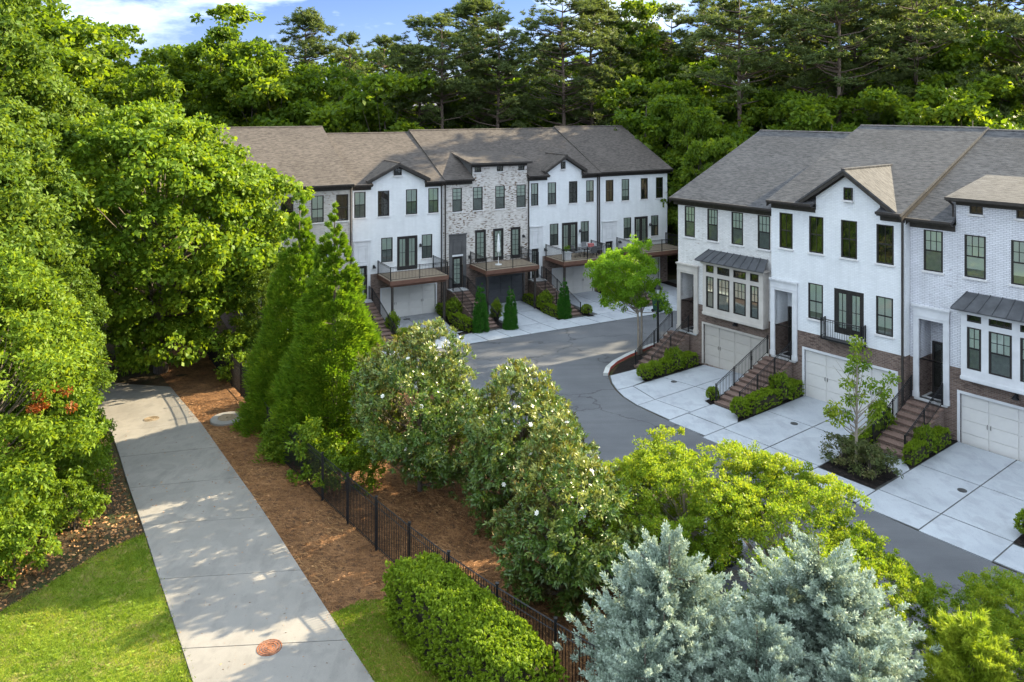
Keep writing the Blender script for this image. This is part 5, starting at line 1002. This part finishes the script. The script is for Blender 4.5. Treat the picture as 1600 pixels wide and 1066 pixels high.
# magnolias with flowers
fl = flower_mesh()
def mag(seed, x, y, h, r, n, label, nf):
    c, t, C, o = magnolia(seed, h, r, n); tr = plant('magnolia_tree', label, 'tree', x, y, c, t, 'magnolias along the fence'); g = G(seed + 99)
    view = unit(np.array([[-x, -y, 14.]]))[0]; ok = np.where(((o @ view) > .45))[0]
    for i in g.permutation(ok)[:nf]:
        f = link('flower', fl, tr, tuple(C[i] + o[i] * .20)); f.scale = (.8,) * 3; f.rotation_euler = Vector(o[i]).to_track_quat('Z', 'Y').to_euler()
mag(51, -3.6, 30.6, 6.3, 2.4, 2900, 'left magnolia with white flowers beside the tall conifers', 7)
mag(52, .35, 28.4, 5.3, 2.0, 2000, 'middle magnolia with bare lower twigs in front of the lane', 6)
mag(53, 1.8, 23.9, 4.6, 1.85, 1900, 'right dark magnolia beside the yellow green trees', 8)
# crape myrtles
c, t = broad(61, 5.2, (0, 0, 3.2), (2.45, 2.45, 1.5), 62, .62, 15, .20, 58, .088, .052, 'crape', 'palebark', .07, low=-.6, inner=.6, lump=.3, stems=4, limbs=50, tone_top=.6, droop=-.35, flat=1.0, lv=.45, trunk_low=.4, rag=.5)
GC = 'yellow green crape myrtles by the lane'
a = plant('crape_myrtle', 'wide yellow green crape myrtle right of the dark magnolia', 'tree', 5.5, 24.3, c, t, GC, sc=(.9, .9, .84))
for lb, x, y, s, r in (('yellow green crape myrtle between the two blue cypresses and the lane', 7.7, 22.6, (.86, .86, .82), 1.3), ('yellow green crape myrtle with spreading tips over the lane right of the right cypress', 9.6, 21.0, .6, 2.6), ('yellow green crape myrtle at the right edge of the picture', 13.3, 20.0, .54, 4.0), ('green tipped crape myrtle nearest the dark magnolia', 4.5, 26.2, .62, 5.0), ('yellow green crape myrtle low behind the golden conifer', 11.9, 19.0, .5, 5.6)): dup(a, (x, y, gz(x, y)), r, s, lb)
# blue cypresses and the golden one
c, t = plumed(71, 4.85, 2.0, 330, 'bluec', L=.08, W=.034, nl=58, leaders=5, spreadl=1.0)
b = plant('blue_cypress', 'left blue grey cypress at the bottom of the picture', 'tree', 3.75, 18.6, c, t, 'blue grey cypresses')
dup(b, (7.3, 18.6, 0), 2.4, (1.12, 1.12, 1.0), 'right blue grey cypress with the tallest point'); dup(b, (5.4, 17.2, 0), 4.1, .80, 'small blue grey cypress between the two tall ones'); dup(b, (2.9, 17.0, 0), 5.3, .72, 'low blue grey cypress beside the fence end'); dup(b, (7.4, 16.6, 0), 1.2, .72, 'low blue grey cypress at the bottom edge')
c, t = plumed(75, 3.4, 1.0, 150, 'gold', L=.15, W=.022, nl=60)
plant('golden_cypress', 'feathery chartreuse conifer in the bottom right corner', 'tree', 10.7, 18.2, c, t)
# hedge by the fence
f, k = clipped(81, 1.75, 6.4, 1.75, 78000, .08, .048, 'box', rough_=.45)
x, y = -1.25, 20.85; shrub_obj('clipped_hedge', 'big bright green clipped hedge against the iron fence', 'hedge', (x, y, -.02), f, k, math.atan2(-.785, .62) - math.pi / 2)
# street trees
c, t = broad(91, 7.0, (-.95, .25, 4.6), (2.2, 1.8, 2.1), 46, .72, 12, .30, 66, .13, .075, 'honey', 'palebark', .10, low=-.9, inner=.45, lump=.35, stems=2, limbs=30, tone_top=.35, droop=.35, trunk_low=.45, flat=.5, rag=.6)
plant('street_tree', 'bright green small tree leaning over the lane by the lamp post', 'tree', 8.05, 49.0, c, t, sc=(.80, .80, 1.0))
g = G(95); C = np.array([(0, 0, 5.3), (.2, .1, 4.9), (-.2, -.2, 4.6), (.3, 0, 4.35), (-.1, .2, 4.1), (-1.0, -.35, 2.75), (-1.15, -.1, 2.45), (-.9, -.2, 2.2), (1.05, .1, 3.35), (1.25, .2, 3.05), (.9, 0, 2.65), (.75, .1, 2.2), (-.35, .1, 2.2), (.45, -.1, 3.6), (-.4, -.1, 3.6), (.1, .1, 3.0), (1.5, .1, 3.7), (-.3, 0, 2.9)])
A = clumps(g, C, np.full(len(C), .36) * (.75 + .6 * g.random(len(C))), 105, .14, .085, tone=g.random(len(C)), droop=.3)
m = MB().tube([(0, 0, -.1), (0, 0, 1.4), (.02, 0, 3), (.05, 0, 4.9)], [.065, .055, .04, .012], 7)
for q in C: zz = max(1.3, q[2] * .62); m.tube([(0, 0, zz), (q[0] * .5, q[1] * .5, zz + (q[2] - zz) * .4), tuple(q)], [.026, .017, .006], 4, False)
for i in range(16): zz = 1.5 + 2.6 * g.random(); an = g.random() * 6.28; l = .5 + .6 * g.random(); m.tube([(0, 0, zz), (l * math.cos(an) * .6, l * math.sin(an) * .6, zz + .5 * l), (l * math.cos(an), l * math.sin(an), zz + l)], [.016, .01, .004], 4, False)
x, y = at(1338, 735); plant('young_tree', 'thin young tree with sparse leaves in the black mulch planter', 'tree', x, y, leaf_mesh('crown', *A, 'crape'), m.mesh('trunk', M['palebark'], smooth=True))
# arborvitaes on the far row
c, t = conifer(101, 3.6, .62, 330, 60, .11, .035, 'arbor', .20, .05, .45, .35, .95, br=.05, jag=.05)
ar = None
for lb, u, d, s in (('left columnar arborvitae by the brick steps of the mottled house', 7.35, 6.5, (.85, .85, 1.0)), ('right columnar arborvitae by the drive of the mottled house', 9.55, 6.95, (.78, .78, .88)), ('columnar arborvitae by the steps under the furnished deck', 14.6, 6.2, (.8, .8, .86))):
    x, y = A_(u, d); z = gz(x, y) + .03
    if not ar: ar = plant('arborvitae', lb, 'tree', x, y, c, t, 'columnar arborvitaes before the far row', sc=s, z=z)
    else: dup(ar, (x, y, z), u, s, lb)
# small clipped shrubs
hb, hc = clipped(111, 1.0, 1.0, .7, 6000, .065, .042, 'box', .35); bb, bc = clipped(112, 1.0, 1.0, .95, 5000, .07, .044, 'box', .35, ball=True); lb_, lc = clipped(113, 1.15, 1.15, 1.1, 4200, .095, .055, 'shrubl', .9, ball=True); pb, pc = broad(114, 1.0, (0, 0, .45), (.45, .45, .42), 12, .28, 9, .15, 24, .10, .045, 'plantl', 'bark', .02, low=-.5, inner=.5, lump=.4, stems=4, limbs=12, flat=.8, rag=.7)
def shr(kind, fr, u, d, s, label, rz=0):
    x, y = fr.xy(u, d); f, k = {'h': (hb, hc), 'b': (bb, bc), 'l': (lb_, lc), 'p': (pb, pc)}[kind]
    shrub_obj({'h': 'clipped_hedge', 'b': 'clipped_shrub', 'l': 'shrub', 'p': 'shrub'}[kind], label, 'hedge' if kind == 'h' else 'shrub', (x, y, gz(x, y) + .03), f, k, fr.rot + rz, s, 'shrubs before the right row' if fr is FR else 'shrubs before the far row')
for a_ in (('b', -12.45, 4.25, (.85, .85, .85), 'clipped cube shrub at the foot of the end house steps'), ('b', -12.5, 3.4, (.85, .85, .85), 'clipped cube shrub second from the foot of the end house steps'), ('h', -12.55, 2.1, (.75, 1.5, 1.0), 'low clipped hedge beside the end house steps'), ('l', -12.5, 1.7, (.95, .95, 1.05), 'round bright shrub beside the end house steps'), ('h', -12.5, .45, (.75, 1.1, 1.0), 'short clipped hedge against the bay window house wall'),
           ('b', -7.75, 4.35, (.62, .62, .7), 'small clipped ball at the left foot of the middle steps'), ('b', -5.6, 5.05, (.85, .85, .95), 'clipped ball at the right foot of the middle steps'), ('h', -5.6, 3.2, (.75, 2.6, 1.05), 'long clipped hedge beside the middle steps'), ('l', -5.55, 1.7, (1.0, 1.0, 1.15), 'round leafy shrub beside the middle steps'), ('h', -5.55, .55, (.7, 1.0, 1.05), 'short clipped hedge beside the middle garage door'),
           ('h', -.25, 3.0, (.6, 3.2, .9), 'clipped hedge along the drive behind the young tree'), ('l', -.3, 1.9, (.85, .85, 1.3), 'dark leafy shrub against the near steps'), ('p', .0, 5.7, (1.2, 1.1, 1.0), 'bronze green shrub left of the young tree trunk'), ('p', 1.35, 5.9, (1.15, 1.2, 1.1), 'bronze green shrub right of the young tree trunk'), ('p', .5, 4.9, (.8, .8, .8), 'bronze green shrub behind the young tree trunk'),
           ('h', 1.8, 3.1, (.55, 1.5, 1.0), 'clipped hedge at the right foot of the near steps'), ('l', 1.8, 2.2, (.75, .75, 1.0), 'leafy shrub above the hedge by the near steps'), ('h', 1.8, .9, (.55, 1.3, 1.0), 'clipped hedge beside the near garage door'), ('b', 7.1, 6.0, (.95, .95, .9), 'clipped ball at the right edge of the picture')): shr(a_[0], FR, *a_[1:])
for a_ in (('b', 1.55, 6.4, (.95, .95, 1.0), 'clipped ball at the foot of the steps left of the first white garage'), ('l', 1.5, 4.3, (.8, .8, 1.3), 'leafy shrub beside the steps left of the first white garage'), ('b', -.75, 5.6, (.9, .9, 1.0), 'clipped ball left of the steps by the conifers'), ('h', 6.95, .9, (.9, 1.2, 1.1), 'clipped hedge right of the first white garage door'), ('h', 6.7, 4.7, (.9, 3.0, 1.05), 'long clipped hedge behind the left arborvitae'), ('l', 7.0, 2.5, (1.1, 1.1, 1.25), 'leafy shrub behind the left arborvitae hedge'),
           ('l', 9.6, 4.6, (.7, .7, 1.3), 'thin leafy shrub between steps and right arborvitae'), ('h', 14.45, 1.6, (.6, 2.2, 1.0), 'clipped hedge right of the dark garage door'), ('l', 14.5, 3.6, (1.0, 1.0, 1.2), 'yellowish shrub by the steps under the furnished deck'), ('h', 14.2, 5.0, (.7, 2.2, 1.0), 'clipped hedge behind the lone arborvitae'), ('b', 16.6, 6.3, (.8, .8, .8), 'clipped ball at the foot of the steps under the furnished deck'), ('h', 21.9, 3.0, (.6, 3.6, 1.0), 'clipped hedge by the last white garage door')): shr(a_[0], FA, *a_[1:])
x, y = A_(17.4, 2.2); f = link('plant', leaf_mesh('plant', *clumps(G(6), np.array([(0, 0, .85), (.12, .05, 1.0), (-.1, 0, .95)]), np.full(3, .26), 60, .16, .06), 'shrubl'), PL[0])
# dark undergrowth by the fence, under the conifers
for i, (x, y, s) in enumerate(((-9.6, 33.9, .9), (-8.2, 32.3, 1.15), (-10.9, 38.6, .7), (-6.4, 30.6, .95), (-12.3, 41.6, .9), (-15.4, 45.8, 1.3), (-17.2, 49.4, 1.3))):
    shrub_obj('bush', ['dark bush behind the fence under the nearer conifer', 'small bush behind the fence right of the nearer conifer', 'bush behind the fence under the second conifer', 'low bush between fence and left magnolia', 'bush behind the fence corner below the conifers', 'light green bush by the fire hydrant', 'bush under the maple behind the far fence'][i], 'bush', (x, y, gz(x, y) - .05), fb, cbm, x, s, 'bushes behind the fence')
# ------------------------------------------------------------------ woods behind both rows
PN = [pine(201, 27, 12, 4.2, 72), pine(202, 30, 14, 4.7, 84), pine(203, 25, 6, 4.4, 96), pine(204, 28, 16, 3.9, 56)]
BD = [broad(211, 19, (0, 0, 10.6), (4.6, 4.6, 7.6), 52, 1.7, 11, .75, 42, .42, .27, 'bgleaf', 'bark', .26, inner=.6, lump=.25, limbs=30, low=-1, flat=.7), broad(212, 15, (0, 0, 7.6), (4.1, 4.1, 6.4), 46, 1.5, 11, .68, 42, .40, .26, 'bgleaf', 'bark', .22, inner=.6, lump=.3, limbs=26, low=-1, flat=.7), broad(213, 23, (0, 0, 13.4), (4.8, 4.8, 8.6), 56, 1.7, 11, .75, 42, .42, .27, 'bgleaf', 'bark', .3, inner=.7, lump=.16, limbs=34, low=-1, flat=.7)]
ROOTS = {}
def wood(kind, i, px, Y, top, sc_xy=1.0, label=None, rz=None):
    """a woodland tree at depth Y whose top reaches height top"""
    x = (px - 800) / F_PX * Y; hs = ({'p': (27, 30, 25, 28), 'b': (19.4, 15.2, 23.4)}[kind])[i]; s = (top + 1.1) / hs; key = (kind, i); lb = label
    if key not in ROOTS: ROOTS[key] = plant('pine_tree' if kind == 'p' else 'woodland_tree', lb, 'tree', x, Y, *( {'p': PN, 'b': BD}[kind][i]), group='pines in the woods behind the townhouses' if kind == 'p' else 'leafy trees in the woods behind the townhouses', rz=px, sc=(s * sc_xy, s * sc_xy, s), z=-1.1)
    else: dup(ROOTS[key], (x, Y, -1.1), px if rz is None else rz, (s * sc_xy, s * sc_xy, s), lb)
def ytop(y, Y): return CAMH - (y - HOR) * Y / F_PX
def where(px):
    for lim, t in ((230, 'behind the corner oak'), (330, 'left of the far row behind the maple'), (420, 'behind the maple where the far roofs begin'), (500, 'behind the tan house roof'), (570, 'above the first white gable'), (640, 'between the first gable and the next roof step'), (700, 'behind the left end of the mottled house'), (760, 'behind the dormer of the mottled house'), (820, 'right of the mottled house dormer'), (880, 'above the second white gable'), (940, 'behind the far end house ridge'), (990, 'at the right end of the far row ridge'), (1050, 'above the right eave of the far row'), (1110, 'over the gap between both rows'), (1170, 'left of the right row ridge'), (1240, 'above the left end of the right row'), (1320, 'behind the cream house ridge'), (1400, 'behind the white gabled house ridge'), (1480, 'right of the gabled house ridge'), (1560, 'above the ridge step at the right')):
        if px < lim: return t
    return 'at the right edge of the picture'
WD = [  # kind, mesh, px, depth, top y in the photograph, width
 ('b',2,250,84,95,1.0),('b',0,215,70,120,.9),('b',2,345,88,30,1.15),('b',0,395,84,75,1.0),('b',1,440,82,105,1.0),('p',2,478,92,22,1.1),('p',0,545,98,55,1.0),('b',0,520,84,112,1.0),('p',0,600,92,60,1.1),('b',1,600,82,112,1.1),('p',1,655,88,30,1.05),('p',3,690,84,32,1.2),('p',2,745,92,0,1.25),('p',0,778,86,25,1.15),('b',1,655,90,128,1.0),('b',1,735,98,138,1.0),
 ('b',1,570,92,118,1.0),('b',0,470,94,100,1.0),('p',1,880,88,-20,1.15),('p',2,925,92,0,1.1),('b',1,825,100,122,1.1),('b',1,900,96,130,1.0),('p',2,850,108,70,1.0),('p',0,730,112,70,.9),('p',3,640,112,80,.9),
 ('b',2,985,100,22,.9),('b',2,1020,104,25,.9),('p',3,955,98,-15,1.0),('b',0,960,96,110,1.0),('b',1,1010,82,120,1.0),('b',0,1060,98,95,1.05),('b',1,1075,78,150,1.0),('p',1,1050,100,10,1.0),('p',3,1155,80,-20,1.25),('p',0,1100,98,-10,1.0),('b',0,1120,92,100,1.0),('b',1,1130,84,150,1.1),('b',1,1180,88,130,1.0),
 ('p',1,1205,92,-30,1.1),('b',0,1225,96,90,1.0),('p',2,1255,86,-25,1.0),('b',1,1250,80,140,1.0),('p',3,1310,78,-40,1.2),('p',1,1335,84,-40,1.0),('b',0,1290,98,85,1.1),('b',1,1330,92,110,1.0),('p',3,1375,86,-40,1.0),('b',2,1400,98,30,1.0),('p',0,1430,80,-40,1.1),('p',3,1452,92,-50,.9),('b',1,1390,84,130,1.0),('b',2,1480,84,35,1.0),('p',1,1470,98,-30,1.0),
 ('b',0,1530,80,60,1.05),('b',1,1450,88,120,1.0),('p',2,1545,88,-30,1.0),('p',3,1510,94,-40,1.0),('b',0,1590,86,50,1.0),('p',0,1600,78,-60,1.0),('b',1,1560,94,120,1.0),('b',2,1650,90,40,1.0),('p',1,1660,96,-40,1.0),('b',1,1230,104,120,1.2),('b',0,1370,110,90,1.2),('b',0,1480,110,90,1.2),('p',3,1130,112,-10,.9),('p',3,1285,112,-15,.9),('p',3,1410,112,-25,.9),
 ('b',0,300,100,80,1.1),('b',2,180,84,60,1.1),('b',0,120,76,40,1.1),('b',2,60,70,10,1.1),('b',0,0,64,0,1.1),('b',0,380,104,90,1.1),('b',0,1005,104,80,1.1),('b',0,555,106,85,1.1),('b',1,690,98,120,1.1),('b',0,790,108,100,1.1),('b',0,870,110,95,1.1),('b',2,1270,110,60,1.1),('b',2,1350,106,50,1.0),('b',2,1440,112,45,1.1),('b',2,1550,108,40,1.1),('b',0,1190,106,80,1.1),('b',1,1210,76,150,1.0),('b',1,1300,74,145,1.0),('b',1,1420,72,140,1.0),('b',1,1520,70,135,1.0),('b',0,1092,74,175,.7),('b',1,1120,68,215,.65)]
seen = {}
for k, i, px, Y, yt, w in WD:
    p = where(px) if px < 1600 else where(px) + ('' if px == 1600 else ', partly outside the frame'); kd = ('pine', 'bare trunked pine')[i in (1, 3)] if k == 'p' else ('mid height leafy tree', 'low bushy leafy tree', 'tall leafy tree')[i]
    dd = 'nearer' if Y < 86 else ('middle distance' if Y < 97 else 'far'); lb = f'{dd} {kd} {p}'; seen[lb] = seen.get(lb, 0) + 1
    if seen[lb] > 1: lb = f'{dd} {kd} {p}, ' + ('shorter of the two' if yt > 0 else 'taller of the two')
    wood(k, i, px, Y, ytop(yt, Y), w, lb)
# far edge of the woods: one mass
g = G(300); n = 1300; X = g.uniform(-170, 190, n); C = np.stack([X, g.uniform(118, 150, n), g.random(n) ** 1.1 * (15 + 3 * np.sin(X * .13) + 2 * np.sin(X * .31))], 1)
link('far_woods', leaf_mesh('far_woods', *clumps(g, C, g.uniform(1.6, 3.2, n), 90, .75, .5), 'bgleaf'), kind='stuff')
g = G(301); n = 900; px = g.uniform(-100, 1750, n); Y = g.uniform(72, 118, n); C = np.stack([(px - 800) / F_PX * Y, Y, g.random(n) * 9 - .8], 1); d = (C[:, 0] + 11.81) * FA.n[0] + (C[:, 1] - 58.1) * FA.n[1]; q = (C[:, 0] - 18.44) * FR.n[0] + (C[:, 1] - 36.4) * FR.n[1]; C = C[(d < -19) | (C[:, 0] > 22) & (q < -24)]
link('undergrowth', leaf_mesh('undergrowth', *clumps(g, C, g.uniform(1.0, 2.2, len(C)), 110, .42, .26), 'bgleaf'), kind='stuff')
# turf blades and loose straw
def inside(P, poly):
    r = np.zeros(len(P), bool); x, y = P[:, 0], P[:, 1]
    for (x0, y0), (x1, y1) in zip(poly, poly[1:] + poly[:1]):
        c = ((y0 > y) != (y1 > y)) & (x < (x1 - x0) * (y - y0) / (y1 - y0 + 1e-12) + x0); r ^= c
    return r
def litter(name, poly, n, L, W, mat, seed, lift, upright, mask=None):
    g = G(seed); a = np.array(poly); P = g.uniform(a.min(0), a.max(0), (n * 3, 2)); P = P[inside(P, poly)]
    if mask is not None: P = P[mask(P)]
    P = P[:n]; n = len(P); z = np.array([gz(x, y) for x, y in P]) + lift; q = g.random(n) * 6.283; k = .6 + .8 * g.random(n)
    ax = unit(np.stack([np.cos(q), np.sin(q), np.full(n, upright) + g.random(n) * upright], 1)); tone = .5 + .25 * np.sin(P[:, 0] * 1.7) + .25 * np.sin(P[:, 1] * 2.3 + P[:, 0])
    m = leaf_mesh(name, np.column_stack([P, z]) + ax * (L * .4), ax, unit(np.stack([-np.sin(q), np.cos(q), .3 + g.random(n)], 1)), L * k, W * k, tone * .5 + g.random(n) * .5, mat, .05); link(name, m, kind='stuff')
litter('grass', [(-17, 16), (-17, 22.2), (-15.6, 22.4), (-14.7, 24.4), (-13.9, 26.3), (-12.95, 27.5), (-12.5, 26.8), (-8.35, 20.4), (-5.5, 16)], 60000, .09, .016, 'blade', 401, -.01, 1.1)
litter('grass', [(-5.38, 23.07), (-4.6, 23.75), (-3.5, 23.8), (-2.9, 23.4), (-2.2, 21.0), (-.9, 19.0), (-2.7, 19)], 14000, .09, .016, 'blade', 402, -.004, 1.1)
litter('grass', [R_(-8.5, 14.6), R_(-14.8, 14.6), (-3.4, 40.6), (-3.9, 38.4), R_(-12.6, 17.0), R_(-9, 17.2)], 9000, .10, .018, 'blade', 403, -.004, 1.1)
litter('straw_needles', straw, 90000, .19, .011, 'needle', 404, -.002, .14, lambda P: P[:, 1] < 42)
edge = [(x + .22 * .838, y + .22 * .546) for x, y in pathR[1:]] + [(x - .22 * .838, y - .22 * .546) for x, y in pathR[:0:-1]]
litter('straw_needles', edge, 5000, .15, .014, 'needle', 407, .026, .1)
litter('leaf_litter', [(-22, 21), (-15.6, 22.4), (-13, 27.5), (-12.7, 27.2), (-18.7, 36.2), (-26, 40), (-28, 25)], 14000, .12, .06, 'needle', 405, -.02, .15)
litter('fallen_leaves', straw, 1800, .09, .05, 'needle', 408, .01, .15, lambda P: P[:, 1] < 40)
litter('weeds', [(-17, 16), (-15.6, 22.4), (-14.7, 24.4), (-12.95, 27.5), (-8.35, 20.4), (-5.5, 16)], 2200, .13, .05, 'shrubl', 409, .0, .5)
onpath = pathL + pathR[4::-1]
litter('fallen_leaves', onpath, 420, .075, .04, 'needle', 410, .030, .1)
litter('straw_needles', onpath, 900, .14, .010, 'needle', 411, .026, .05)
edgeL = [(x - .05, y - .03) for x, y in pathL[:3]] + [(x + .10, y + .065) for x, y in pathL[2::-1]]
litter('grass', edgeL, 2200, .12, .018, 'blade', 412, .0, 1.0)
